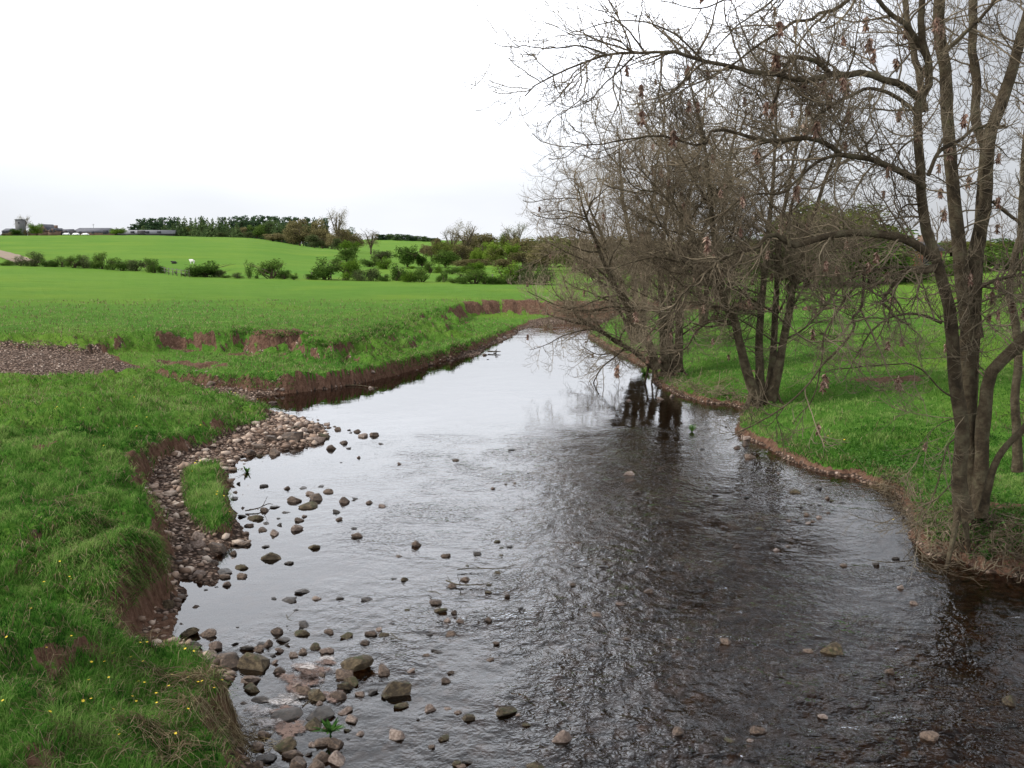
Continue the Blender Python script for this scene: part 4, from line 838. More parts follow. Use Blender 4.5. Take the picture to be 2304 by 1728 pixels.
plants(fb, 'farm_tree', 'round', 'trees around the farm', lambda i, q: FL[i], 'tree', 41)
# brick house glimpsed behind the big ash
q = PD(2062, 590, 112); hz = gz(q[0], q[1]); rt = bpy.data.objects.new('brick_house', None); COL.objects.link(rt); rt.location = (q[0], q[1], hz - .2); tag(rt, 'red brick house with dark slate roof glimpsed behind the big ash', 'house')
zt = PD(2062, 565, 112)[2] - hz + .2; v, f = box((0, 3, zt / 2), (5.4, 6, zt)); obj('wall', mkmesh('wall', v, f, fmat('red_brick', (.20, .075, .045), (.28, .12, .075), 2)), rt)
V, F4, F3 = prism(-2.7, 2.7, 0, 6, zt + .01, zt + 1.1, 'x'); rf_ = obj('roof', mkmesh('roof', V, [np.array(F4), np.array(F3)], M['slate']), rt)
v, f = box((1.6, 3, zt + 1.1), (.7, .7, 1.2)); obj('chimney', mkmesh('chimney', v, f, M['stonew']), rf_)
for wx in (-1.4, 1.2):
    v, f = box((wx, -.02, zt * .55), (1.0, .1, .9)); w_ = obj('window', mkmesh('window', v, f, M['glass']), rt); v, f = box((wx, -.05, zt * .55 - .5), (1.2, .16, .1)); obj('sill', mkmesh('sill', v, f, M['tower']), w_)
# farm track down the hill
tr = [hit(a, b_) for a, b_ in ((-60, 556), (0, 571), (20, 577), (40, 584), (62, 592))]; c = curve(tr, 30)
nrm = unit(np.cross(np.gradient(c, axis=0), (0, 0, 1))); L_ = c - nrm * 1.7; R_ = c + nrm * 1.7
cols = [L_ * (1 - t) + R_ * t for t in (0, .33, .67, 1)]; V = np.stack(cols, 1).reshape(-1, 3); V[:, 2] = H(V[:, 0], V[:, 1])[0] + .12; ixx = np.arange(30 * 4).reshape(30, 4)
F = np.stack([ixx[:-1, :-1], ixx[:-1, 1:], ixx[1:, 1:], ixx[1:, :-1]], -1).reshape(-1, 4)
obj('dirt_track', mkmesh('dirt_track', V, F, fmat('track_earth', (.17, .125, .085), (.23, .17, .12), 2)), kind='structure')
# fence
fr = bpy.data.objects.new('wire_fence', None); COL.objects.link(fr); fr.location = tuple(hit(372, 618)); tag(fr, 'thin wooden post and wire fence in the hedge gap left of the sheep', 'fence')
fp = []
for u, v_ in ((362, 615), (371, 616.5), (380, 618), (389, 619.5), (398, 621), (408, 622.5), (417, 623.5), (426, 624)):
    p = hit(u, v_); fp.append(p); v, f = box((p[0] - fr.location.x, p[1] - fr.location.y, p[2] - fr.location.z + .35), (.07, .07, .8)); obj('post', mkmesh('post', v, f, M['wood']), fr)
fp = np.array(fp) - np.array(fr.location)
for hh in (.35, .65):
    v, f = stick(fp + (0, 0, hh), .02, .02, 3, 20); obj('wire', mkmesh('wire', v, f, M['tower']), fr)
for k, (u, v_, h_) in enumerate(((455, 622.5, .9), (1108, 637, 1.2), (1170, 641.5, 1.3), (702, 629, 1.1), (745, 630, 1.1))):
    p = hit(u, v_); v, f = box((0, 0, h_ * .35), (.10, .10, h_ * .7)); o = obj('fence_post', mkmesh('fence_post', v, f, M['wood']), None, p, f'lone grey wooden post in the hedge line, {["leftmost","fourth from the left","rightmost","second from the left","third from the left"][k]} of five', 'post', 'lone posts along the hedge')
# ------------------------------------------------------------------ sheep
def sheep(u, v_, rz, label, woolc, facec, lying):
    p = hit(u, v_); g = np.random.default_rng(int(u)); wl_ = simple('fleece_' + label.split()[0], [(.3, woolc[0]), (.7, woolc[1])], 8, .95, 4, .02, 20); fc = simple('face_' + label.split()[0], [(.3, facec), (.7, facec)], 4)
    zb = .30 if lying else .62
    me = bpy.data.meshes.new('sheep'); 
    V = [(0, 0, zb), (.42, 0, zb + .02), (.62, 0, zb + .20), (.80, 0, zb + .17), (-.42, 0, zb), (-.58, 0, zb - .08)]; E = [(0, 1), (1, 2), (2, 3), (0, 4), (4, 5)]; Rr = [.27, .22, .12, .07, .25, .06]
    for sx in (.33, -.33):
        for sy in (-.14, .14):
            n = len(V); k = 1 if sx > 0 else 4
            if lying: V += [(sx + .05, sy * 1.5, .14), (sx + .28, sy * 1.6, .06)]
            else: V += [(sx, sy, zb - .30), (sx + .02, sy, .02)]
            E += [(k, n), (n, n + 1)]; Rr += [.075, .04]
    me.from_pydata(V, E, []); o = bpy.data.objects.new('sheep', me); COL.objects.link(o); o.location = tuple(p); o.rotation_euler = (0, 0, rz); o.scale = (.72,) * 3
    sk = o.modifiers.new('skin', 'SKIN'); o.modifiers.new('sub', 'SUBSURF').levels = 2; o.modifiers['sub'].render_levels = 2
    for i, r_ in enumerate(Rr): me.skin_vertices[0].data[i].radius = (r_, r_)
    me.skin_vertices[0].data[0].use_root = True; me.materials.append(wl_); tag(o, label, 'sheep', 'sheep on the hill pasture')
    for s in (-1, 1):
        v, f = tubes(np.array([curve([(.66, s * .06, zb + .26), (.63, s * .13, zb + .25), (.60, s * .18, zb + .20)], 4)]), np.array([[.02, .035, .03, .01]]), 6); obj('ear', mkmesh('ear', v, f, fc, True), o)
sheep(393, 594, 3.3, 'black sheep lying in the hill pasture, left of the white one', ((.012, .011, .010), (.03, .028, .026)), (.01, .01, .01), True)
sheep(433, 593.5, 2.9, 'white sheep standing in the hill pasture, right of the black one', ((.55, .53, .48), (.72, .70, .64)), (.04, .04, .04), False)
#PART3
# ------------------------------------------------------------------ grass blades
def sample(n, r0, r1, a0, a1, seed, pw=1.0):
    g = np.random.default_rng(seed); a = np.radians(a0 + (a1 - a0) * g.random(n))
    r = r0 * (r1 / r0) ** (g.random(n) ** pw); X = r * np.sin(a); Y = r * np.cos(a)
    z, I = H(X, Y); e = .12; zx = H(X + e, Y)[0]; zy = H(X, Y + e)[0]
    sl = np.hypot((zx - z) / e, (zy - z) / e); w, so = weights(X, Y, z, sl, I)
    return g, X, Y, z, w, so, sl, I
def blades(X, Y, Z, hgt, wid, lean, tone, g, name, m, label=None):
    n = len(X); a = g.random(n) * 6.283; dx, dy = np.cos(a), np.sin(a)
    la = g.random(n) * 6.283; lx, ly = np.cos(la) * lean * hgt, np.sin(la) * lean * hgt
    B = np.stack([X, Y, Z - .015], -1); W = np.stack([dx * wid, dy * wid, 0 * dx], -1)
    Mi = B + np.stack([lx * .35, ly * .35, hgt * .6], -1); Ti = B + np.stack([lx, ly, hgt * (1 - .35 * lean)], -1)
    V = np.stack([B - W, B + W, Mi - W * .75, Mi + W * .75, Ti], 1).reshape(-1, 3); i = np.arange(n) * 5
    F4 = np.stack([i, i + 1, i + 3, i + 2], -1); F3 = np.stack([i + 2, i + 3, i + 4], -1)
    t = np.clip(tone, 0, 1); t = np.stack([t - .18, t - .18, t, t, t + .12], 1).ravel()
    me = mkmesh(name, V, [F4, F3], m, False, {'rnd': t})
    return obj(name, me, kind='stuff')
PX = []; 
for k, (n, r0, r1, seed) in enumerate(((560000, 8, 26, 51), (330000, 22, 75, 52))):
    g, X, Y, Z, w, so, sl, I = sample(n, r0, r1, -28.5, 28.5, seed, .85 if k == 0 else 1.0)
    cl_ = fbm(X * 1.7, Y * 1.7, 61, 4); big = fbm(X * .45, Y * .45, 64, 3); tus = fbm(X * 3.7, Y * 3.7, 67, 3)
    mask = g.random(len(X)) < (1 - ss(np.hypot(X, Y), 38, 72)) * np.clip(w * 1.15 + .5 * cl_, 0, 1) * (w > .12)
    X, Y, Z, sl, cl_, big, tus = [q[mask] for q in (X, Y, Z, sl, cl_, big, tus)]; Rr = np.hypot(X, Y)
    rb = I['inR'][mask]; edge = np.clip(sl, 0, 1.5)
    hgt = (.035 + .085 * np.clip(.4 + 2.2 * cl_ + 1.3 * tus, 0, 1.6) + .07 * edge) * (.6 + .7 * g.random(len(X))) * np.where(Rr > 32, .85, 1.05)
    wid = .0030 * (Rr / 11.0) ** .95 * (.7 + .6 * g.random(len(X)))
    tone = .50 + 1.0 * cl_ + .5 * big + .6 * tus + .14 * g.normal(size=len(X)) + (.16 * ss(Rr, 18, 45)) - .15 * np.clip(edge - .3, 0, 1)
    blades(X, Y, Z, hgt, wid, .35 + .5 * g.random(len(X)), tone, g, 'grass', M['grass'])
# dry straw tufts along bank lips and in the sward
g, X, Y, Z, w, so, sl, I = sample(260000, 8.5, 72, -28, 28, 71)
lip = np.clip(sl * 1.1 - .35, 0, 1); pt = ss(fbm(X * 1.1, Y * 1.1, 75, 4), .06, .22)
pr_ = (.45 * lip + (.05 + .22 * pt) * (w > .4) + .25 * (Y > 26) * (Y < 62) * (sl > .18) * ~I['inR'] + np.where(I['inR'], .9 * ss(I['d'], .02, .15) * (1 - ss(I['d'], .35, .7)), .12)) * (Z > .08) * (w > .03)
mk_ = g.random(len(X)) < pr_ * .8; X, Y, Z = X[mk_], Y[mk_], Z[mk_]; Rr = np.hypot(X, Y)
blades(X, Y, Z + .01, .07 + .14 * g.random(len(X)), .0028 * (Rr / 11) ** .95, .6 + .9 * g.random(len(X)), g.random(len(X)), g, 'dry_grass', M['straw'])
# matted straw heaps in the foreground
Vs = []; Fs = []; n0 = 0; gg = np.random.default_rng(5)
for u, v_, rr, cnt in ((455, 1540, .45, 240), (430, 1590, .40, 220), (330, 1640, .35, 120), (520, 1640, .35, 170), (480, 1530, .3, 120), (250, 1390, .4, 110), (560, 1680, .35, 180), (380, 1700, .4, 110), (180, 1700, .5, 90), (345, 1520, .3, 90), (2270, 1200, .5, 240), (1990, 1100, .4, 160), (1620, 870, .8, 200), (170, 1130, .5, 60)):
    p = hit(u, v_)
    for i in range(int(cnt * .55)):
        a = gg.random() * 6.28; q = abs(gg.normal()) * rr * .6; c = np.array([p[0] + math.cos(a) * q, p[1] + math.sin(a) * q, 0]); d = gg.random() * 6.28; L = .08 + .20 * gg.random(); cv = gg.normal() * 2.2
        pts = []
        for s_ in range(5): pts.append(c.copy()); d += cv * L; c = c + np.array([math.cos(d), math.sin(d), 0]) * L / 2.2
        pts = np.array(pts); pts[:, 2] = H(pts[:, 0], pts[:, 1])[0] + .05 + .07 * gg.random() * np.sin(np.linspace(0, 3.14, 5)); v, f = tubes(pts[None], np.linspace(.0034, .0016, 5)[None], 3); Vs.append(v); Fs.append(f + n0); n0 += len(v)
Vs = np.concatenate(Vs); obj('matted_straw', mkmesh('matted_straw', Vs, np.concatenate(Fs), M['straw'], False, {'rnd': np.repeat(gg.random(n0 // 15), 15)}), kind='stuff')
# broad-leaved herbs and brambles on the right bank by the big ash
g, X, Y, Z, w, so, sl, I = sample(90000, 13, 30, 8, 28.5, 81)
pr_ = np.where(I['inR'] & (Z > .06), np.clip(1.05 - I['d'] * .45, 0.0, 1) * ss(X, 4.5, 7) * (1 - ss(Y, 22, 26)), 0) * np.clip(.45 + 2.2 * fbm(X * 1.6, Y * 1.6, 83), 0, 1)
mk_ = g.random(len(X)) < pr_; X, Y, Z = X[mk_], Y[mk_], Z[mk_]; n = len(X)
c = np.stack([X, Y, Z + .04 + .30 * g.random(n) ** 1.6], -1); a = unit(g.normal(size=(n, 3)) * (1, 1, .35)); b_ = unit(np.cross(a, (0, 0, 1)) + g.normal(size=(n, 3)) * .4); s_ = (.018 + .022 * g.random(n))[:, None]
V = np.stack([c, c + a * s_ * .9 + b_ * s_ * .5, c + a * s_ * 2.1, c + a * s_ * .9 - b_ * s_ * .5], 1).reshape(-1, 3)
obj('bank_herbs', mkmesh('bank_herbs', V, np.arange(n * 4).reshape(n, 4), M['herb'], False, {'rnd': np.repeat(g.random(n), 4)}), kind='stuff')
# tangle of exposed roots and dead twigs below the big ash
gg = np.random.default_rng(15); Pp = []; Rp = []
for i in range(900):
    u = 1985 + 330 * gg.random(); vb = np.interp(u, [1985, 2043, 2090, 2213, 2330], [1105, 1190, 1255, 1287, 1310]); v_ = vb - gg.random() * np.interp(u, [1985, 2060, 2330], [30, 110, 130]) + 5
    p = hit(u, v_); p = p + np.array([0, 0, .03 + .10 * gg.random()]); d = unit(np.array([gg.normal() - .35, gg.normal() * .6 - .4, gg.normal() * .45 + .05])); L = .12 + .35 * gg.random(); cv = gg.normal(size=3) * .5; pts = []
    for s_ in range(7): pts.append(p.copy()); d = unit(d + cv * .35 + gg.normal(size=3) * .22 - np.array([0, 0, .10])); p = p + d * L / 6; p[2] = max(p[2], .01)
    Pp.append(pts); r_ = .004 + .011 * gg.random() ** 3; Rp.append(np.linspace(r_, r_ * .35, 7))
v, f = tubes(np.array(Pp), np.array(Rp), 4); obj('exposed_roots', mkmesh('exposed_roots', v, f, M['twig']), kind='stuff')
# the same brown tangle under the clumps further along
Pp = []; Rp = []
for i in range(500):
    u = 1330 + 345 * gg.random(); vb = np.interp(u, [1330, 1400, 1480, 1500, 1590, 1670], [768, 808, 840, 875, 905, 915]); v_ = vb - gg.random() * 26
    p = hit(u, v_) + np.array([0, 0, .02 + .2 * gg.random()]); d = unit(np.array([gg.normal() - .4, gg.normal() - .3, gg.normal() * .5 + .1])); L = .2 + .5 * gg.random(); pts = []
    for s_ in range(6): pts.append(p.copy()); d = unit(d + gg.normal(size=3) * .25 - np.array([0, 0, .08])); p = p + d * L / 5; p[2] = max(p[2], .01)
    Pp.append(pts); r_ = .006 + .010 * gg.random() ** 2; Rp.append(np.linspace(r_, r_ * .4, 6))
v, f = tubes(np.array(Pp), np.array(Rp), 3); obj('bank_brushwood', mkmesh('bank_brushwood', v, f, M['twigfar']), kind='stuff')
# hanging turf and roots on the cut bank faces at the left
gg = np.random.default_rng(16); n = 60000; X = -11 + 9.5 * gg.random(n); Y = 9 + 26 * gg.random(n); z, I = H(X, Y); e = .1; sl = np.hypot((H(X + e, Y)[0] - z) / e, (H(X, Y + e)[0] - z) / e)
mk_ = (sl > .8) & (z > .12) & (I['wA'] > .05) & ~I['inR'] & (gg.random(n) < .5); X, Y, z = X[mk_], Y[mk_], z[mk_]; n = len(X); L = .08 + .22 * gg.random(n)
p0 = np.stack([X, Y, z + .03], -1); gx = (H(X + e, Y)[0] - z); gy = (H(X, Y + e)[0] - z); dn = unit(np.stack([-gx, -gy, np.zeros(n)], -1)); dwn = unit(dn * .35 + np.array([0, 0, -1.0]) + gg.normal(size=(n, 3)) * .12)
sd__ = unit(np.cross(dwn, dn)) * .005; V = np.stack([p0 - sd__, p0 + sd__, p0 + dn * .06 + dwn * L[:, None]], 1).reshape(-1, 3)
obj('hanging_turf_roots', mkmesh('hanging_turf_roots', V, np.arange(n * 3).reshape(n, 3), M['straw'], False, {'rnd': np.repeat(gg.random(n) * .35, 3)}), kind='stuff')

gg = np.random.default_rng(19); n = 300000; q3 = gg.random(n); X = np.where(q3 < .55, -12 + 10 * gg.random(n), 2.5 + 12 * gg.random(n)); Y = 8.5 + 42 * gg.random(n) ** 1.3
hf = (q3 > .80) & (q3 <= .94); X = np.where(hf, -15 + 19 * gg.random(n), X); Y = np.where(hf, 27 + 34 * gg.random(n), Y)
hm = q3 > .94; X = np.where(hm, -5.0 + .9 * gg.normal(size=n), X); Y = np.where(hm, 13.9 + .9 * gg.normal(size=n), Y)
z, I = H(X, Y); e = .1; gx = (H(X + e, Y)[0] - z) / e; gy = (H(X, Y + e)[0] - z) / e; sl = np.hypot(gx, gy)
top_ = np.where(I['inR'], I['d'] < .45, (I['wA'] > .72) & (I['wA'] < .995) | (I['wB'] > .75) & (I['wB'] < .99) | (I['wC'] > .15) & (I['wC'] < .99) | (I['wG'] > .4) & (I['wG'] < .98)); hum = (np.hypot(X + 5.1, Y - 13.9) < 1.4) & (z > .40)
mk_ = (z > .10) & (top_ | hum) & (sl > .25) & (gg.random(n) < .8); X, Y, z, gx, gy, sl = [q[mk_] for q in (X, Y, z, gx, gy, sl)]; n = len(X); L = (.07 + .16 * gg.random(n)) * np.where(hum[mk_], 1.0, 1)
p0 = np.stack([X, Y, z - .01], -1); dn = -np.stack([gx, gy, 0 * gx], -1) / (sl[:, None] + .01); dn = unit(dn + gg.normal(size=(n, 3)) * (.5, .5, 0)); sdv = unit(np.cross(dn, (0, 0, 1.0))) * (.0034 * (np.hypot(X, Y) / 11))[:, None]
m1 = p0 + dn * L[:, None] * .45 + np.stack([0 * L, 0 * L, L * .42], -1); t1 = p0 + dn * L[:, None] * .95 + np.stack([0 * L, 0 * L, L * (.25 - .5 * gg.random(n))], -1)
V = np.stack([p0 - sdv, p0 + sdv, m1 - sdv * .8, m1 + sdv * .8, t1], 1).reshape(-1, 3); i5 = np.arange(n) * 5; tn = np.clip(.42 + .22 * gg.normal(size=n), 0, 1)
dry = gg.random(n) < np.where(X > 2, .55, .25); V5 = V.reshape(n, 5, 3)
def _bl(nm_, k, mt_):
    j5 = np.arange(k.sum()) * 5
    obj(nm_, mkmesh(nm_, V5[k].reshape(-1, 3), [np.stack([j5, j5 + 1, j5 + 3, j5 + 2], -1), np.stack([j5 + 2, j5 + 3, j5 + 4], -1)], mt_, False, {'rnd': np.repeat(tn[k], 5)}), kind='stuff')
_bl('dry_overhanging_grass', dry, M['straw']); _bl('overhanging_grass', ~dry, M['grass'])

# ------------------------------------------------------------------ stones
import bmesh
def rock_data(seed, flat=1.0):
    g = np.random.default_rng(seed); bm = bmesh.new(); bmesh.ops.create_icosphere(bm, subdivisions=3, radius=1)
    V = np.array([v.co[:] for v in bm.verts]); F = np.array([[v.index for v in f.verts] for f in bm.faces]); bm.free()
    asp = np.array([1, .62 + .38 * g.random(), .7 + .3 * g.random()]); V = V * asp
    for _ in range(16):      # facets: shave the ball with random planes
        nrm = unit(g.normal(size=3)); h = (.50 + .36 * g.random()) * np.linalg.norm(nrm * asp); d = V @ nrm; k = d > h; V[k] -= np.outer((d[k] - h) * .96, nrm)
    o = g.random(3) * 9
    V = V * (1 + .20 * fbm(V[:, 0] * 1.5 + o[0], V[:, 1] * 1.5 + V[:, 2] * 1.2 + o[1], seed, 3) + .07 * fbm(V[:, 0] * 5 + V[:, 2] * 4 + o[0], V[:, 1] * 5 + o[2], seed + 5, 3))[:, None]
    V[:, 2] *= flat; V /= np.abs(V[:, 0]).max(); return V, F
RK = {}
for kk in 'dmbp':
    for i in range(7):
        V, F = rock_data(i * 7 + ord(kk)); RK[kk, i] = mkmesh('stone', V, F, ST[kk], True); RK[kk, i].set_sharp_from_angle(angle=R(24))
gs = np.random.default_rng(77)
KN = {'d': 'dark wet', 'm': 'mossy', 'b': 'brown', 'p': 'pale'}
def c(lst, s, x0, y0): return [(x0 + a / s, y0 + b / s, w / s, k) for a, b, w, k in lst]
Z1 = c([(540,525,70,'d'),(680,545,45,'b'),(780,540,55,'d'),(890,530,50,'d'),(935,560,80,'b'),(825,575,70,'p'),(860,600,100,'b'),(805,645,150,'m'),(720,615,90,'b'),(1035,625,70,'b'),(1105,610,50,'d'),(1190,635,50,'b'),(1270,652,62,'p'),(610,655,75,'d'),(672,690,65,'d'),(785,720,40,'p'),(760,740,60,'b'),(1000,740,50,'b'),(735,795,85,'p'),(600,825,60,'p'),(530,800,60,'b'),(1100,793,42,'d'),(1120,835,80,'b'),(545,903,55,'d'),(575,965,130,'m'),(685,1005,70,'d'),(840,905,90,'m'),(1485,885,100,'b'),(395,1030,90,'m'),(345,950,60,'b'),(440,775,60,'b'),(480,720,110,'m'),(400,715,60,'d'),(550,760,60,'d'),(540,680,70,'b'),(415,882,90,'b'),(240,930,120,'b'),(375,515,40,'d'),(350,607,60,'d'),(625,733,30,'d'),(630,773,35,'d'),(990,690,60,'d'),(1375,968,40,'b'),(1660,960,80,'b'),(300,1090,80,'b'),(280,1060,110,'d'),(395,1090,70,'b'),(310,1140,70,'p'),(240,1160,30,'d'),(175,1178,30,'d'),(220,1010,80,'b'),(150,950,80,'b'),(130,905,110,'p'),(130,860,90,'p'),(60,915,100,'p'),(140,1085,90,'p')], 2.765, 400, 900)
Z2 = c([(600,325,80,'b'),(510,340,60,'m'),(420,340,34,'d'),(915,220,90,'m'),(700,225,150,'b'),(740,172,90,'m'),(930,147,45,'p'),(995,177,50,'b'),(1115,190,52,'b'),(1065,183,30,'d'),(1075,201,28,'d'),(1155,216,62,'p'),(1225,210,70,'b'),(1265,268,38,'d'),(1030,258,64,'b'),(955,292,80,'b'),(1060,296,40,'d'),(800,297,20,'d'),(1125,355,25,'p'),(1015,387,22,'d'),(860,240,90,'p'),(780,200,70,'p'),(640,170,60,'p'),(580,240,80,'b'),(500,290,90,'b'),(450,320,70,'b'),(800,145,50,'p'),(860,170,50,'p')], 2.765, 400, 900)
Z3 = c([(770,1180,100,'d'),(690,1230,140,'d'),(600,1232,36,'d'),(860,1225,66,'p'),(1005,1225,60,'d'),(1175,1230,90,'d'),(1410,1110,62,'m'),(1340,1105,45,'d'),(785,1385,110,'d'),(770,1435,110,'m'),(620,1432,90,'b'),(660,1480,90,'d'),(935,1432,80,'b'),(1055,1455,100,'m'),(1210,1443,90,'b'),(1285,1452,90,'m'),(935,1552,80,'p'),(850,1532,80,'m'),(1990,872,70,'m'),(1865,948,72,'d'),(2015,912,50,'m'),(2065,908,50,'d'),(2010,957,60,'m'),(1985,1067,64,'m'),(1935,1140,66,'m'),(1935,1186,66,'m'),(1790,1105,84,'b'),(1710,1147,84,'b'),(1800,1025,42,'m'),(1625,1288,140,'m'),(1600,1243,100,'b'),(1720,1312,54,'b'),(1680,1365,60,'p'),(1760,1367,74,'b'),(1560,1452,74,'d'),(1700,1442,90,'b'),(1620,1552,115,'d'),(1545,1580,80,'b'),(2080,300,60,'d'),(1725,365,60,'b'),(1380,395,32,'p'),(1960,543,52,'b'),(2040,520,34,'b'),(2098,512,44,'b'),(2125,527,34,'d'),(1430,1300,50,'m'),(735,1302,40,'d'),(1250,1420,60,'p'),(1165,1505,60,'b'),(2180,453,20,'d'),(1935,1360,60,'b'),(1330,1385,40,'d'),(1980,1500,60,'b'),(2050,1210,50,'b'),(2130,1290,50,'d')], 2.765, 400, 900)
Z4 = c([(975,350,212,'m'),(62,165,130,'m'),(160,178,110,'b'),(205,248,100,'p'),(320,235,50,'d'),(390,252,90,'d'),(460,240,60,'d'),(445,262,70,'b'),(280,325,170,'b'),(430,335,170,'m'),(530,342,50,'p'),(560,387,74,'b'),(410,428,114,'p'),(415,480,110,'m'),(460,540,104,'d'),(755,250,72,'m'),(820,272,74,'p'),(740,382,66,'d'),(795,405,60,'b'),(1140,388,112,'b'),(930,405,110,'b'),(960,435,130,'m'),(935,468,100,'m'),(1195,482,185,'m'),(1240,565,125,'m'),(1150,527,60,'m'),(1075,500,80,'d'),(1005,512,70,'p'),(890,518,110,'b'),(770,517,130,'m'),(690,495,110,'b'),(650,470,60,'p'),(600,612,175,'d'),(790,617,150,'d'),(780,570,44,'p'),(925,605,90,'p'),(960,655,74,'p'),(750,687,92,'m'),(940,715,52,'m'),(490,735,92,'b'),(595,790,175,'m'),(747,797,54,'p'),(640,842,120,'b'),(720,845,64,'d'),(660,892,124,'b'),(490,860,112,'d'),(440,800,90,'b'),(790,777,110,'b'),(870,792,90,'b'),(790,872,112,'b'),(880,872,102,'p'),(420,912,120,'b'),(760,915,100,'b'),(1010,735,56,'p'),(500,240,80,'b'),(570,270,70,'p'),(520,300,60,'d'),(600,240,50,'d'),(690,285,50,'b'),(640,300,50,'p'),(820,700,60,'b'),(330,150,20,'d')], 2.458, 400, 1350)
Z5 = c([(1210,740,95,'p'),(1470,747,115,'m'),(1405,805,52,'b'),(1600,882,92,'d'),(1540,892,104,'m'),(1570,912,70,'p'),(1810,597,155,'m'),(1925,677,82,'m'),(1885,630,52,'p'),(1490,592,54,'p'),(1550,612,66,'p'),(1600,642,110,'m'),(1390,592,84,'p'),(1980,905,135,'m'),(1850,927,50,'p'),(2130,742,165,'p'),(1430,265,104,'d'),(1370,292,74,'d'),(1290,385,64,'p'),(1330,655,32,'d'),(940,765,30,'d'),(1030,772,30,'d'),(1510,395,60,'b'),(1490,440,80,'b'),(1730,320,70,'b')], 2.458, 400, 1350)
Z6 = c([(2155,630,92,'m'),(1480,432,115,'m'),(1190,745,84,'b'),(1090,785,64,'m'),(1170,785,44,'p'),(890,747,84,'b'),(670,262,48,'p'),(695,400,42,'b'),(1790,262,42,'p'),(1740,202,40,'p'),(1520,117,42,'b'),(1115,47,46,'b'),(1265,58,44,'p'),(1310,46,30,'b'),(510,117,60,'d'),(610,118,60,'d'),(770,124,34,'d'),(580,302,60,'b'),(1075,405,64,'b'),(1255,488,54,'d'),(1850,767,84,'b'),(1440,690,54,'p'),(1700,520,50,'b'),(1390,440,50,'b'),(1350,40,30,'d'),(780,215,50,'b'),(1720,90,40,'d'),(1640,110,50,'d'),(490,190,40,'b'),(1060,290,40,'d')], 1.696, 1000, 1200)
Z7 = c([(430,1025,74,'p'),(475,1113,42,'b'),(760,918,36,'d'),(888,800,26,'d'),(868,821,22,'d'),(1180,1106,78,'m'),(1120,1071,26,'d'),(1105,1028,22,'p'),(1175,1050,22,'d'),(1285,1096,36,'d'),(1250,1086,22,'d'),(1235,1212,54,'b'),(1240,1251,42,'p'),(1290,1225,42,'p'),(1345,1150,36,'m'),(1325,1141,32,'b'),(1025,1273,62,'m'),(825,1122,42,'d'),(960,1136,34,'d'),(430,700,36,'p'),(575,690,54,'p'),(625,680,44,'p'),(962,868,64,'p'),(955,898,44,'b'),(920,910,54,'b'),(975,950,62,'b'),(1155,1240,40,'b'),(1190,1150,40,'d'),(1330,1205,34,'b'),(1390,1160,34,'d'),(1260,1245,34,'b'),(1210,1180,30,'d'),(1290,1170,30,'d'),(275,455,36,'d'),(240,435,26,'p')], 2.0036, 1200, 550)
Z8 = c([(435,742,36,'d'),(525,712,60,'d'),(500,670,90,'d'),(400,690,80,'b'),(350,680,60,'p'),(600,520,80,'d'),(550,550,90,'b'),(700,470,60,'p'),(740,490,60,'d'),(810,522,50,'d'),(280,668,50,'b'),(640,500,60,'b'),(1060,365,40,'p'),(860,415,50,'b')], 4.424, 1000, 640) + c([(552,600,80,'p'),(690,617,46,'p'),(770,633,36,'p'),(965,628,34,'p'),(1020,620,40,'p'),(1060,640,40,'p'),(990,708,60,'p'),(850,690,34,'p'),(915,708,26,'p'),(1700,495,40,'p'),(1690,605,44,'p'),(450,490,24,'p'),(520,518,28,'p'),(390,520,22,'p')], 3.16, 300, 680)
zones = [('in the pool beside the grass islet', Z1), ('on the cobble spit', Z2), ('in the riffle above the boulder', Z3), ('among the rocks round the big boulder', Z4), ('in the shallows right of the boulder', Z5), ('in the dark fast water on the right', Z6), ('in the water below the right bank', Z7), ('at the foot of the far left bank', Z8)]
count = 0
def stone(p, w, k, label, group, hr, sink):
    o = obj('stone', RK[k, int(gs.integers(7))], None, None, label, 'stone', group)
    h = w * .5 * hr; o.scale = (w / 2, w / 2 * (.7 + .3 * gs.random()), h); o.location = (float(p[0]), float(p[1]), float(p[2] + h * sink)); o.rotation_euler = (gs.normal() * .22, gs.normal() * .22, gs.normal() * .6 + (3.14 if gs.random() < .5 else 0)); return o
for zn, Z in zones:
    per = {}
    for q in sorted(Z, key=lambda q: (q[0], q[1])):
        u, v_, w, k = q; per[k] = per.get(k, 0) + 1
        p = P(u, v_ + w * .16, 0); g0 = gz(p[0], p[1]); 
        if g0 > .02: p = hit(u, v_ + w * .16)
        wm_ = w / FPX * math.hypot(p[1], CAMZ) * (1.04 if u < 900 else .80)
        big_ = (zn.endswith('boulder') and w > 84) 
        lab = 'the big mossy boulder standing highest among the stones at lower left' if big_ else f'{KN[k]} stone {zn}, {ORD[per[k]]} such from left'
        if big_: lab = 'big rounded mossy boulder, the largest stone in the river'
        o = stone(p, wm_, k, lab, 'river stones ' + zn, .80 if big_ else .44 + .22 * gs.random() if k != 'd' else .30 + .2 * gs.random(), .32 if big_ else (.02 + .12 * gs.random()) if u < 950 else -.12 + .14 * gs.random())
        count += 1
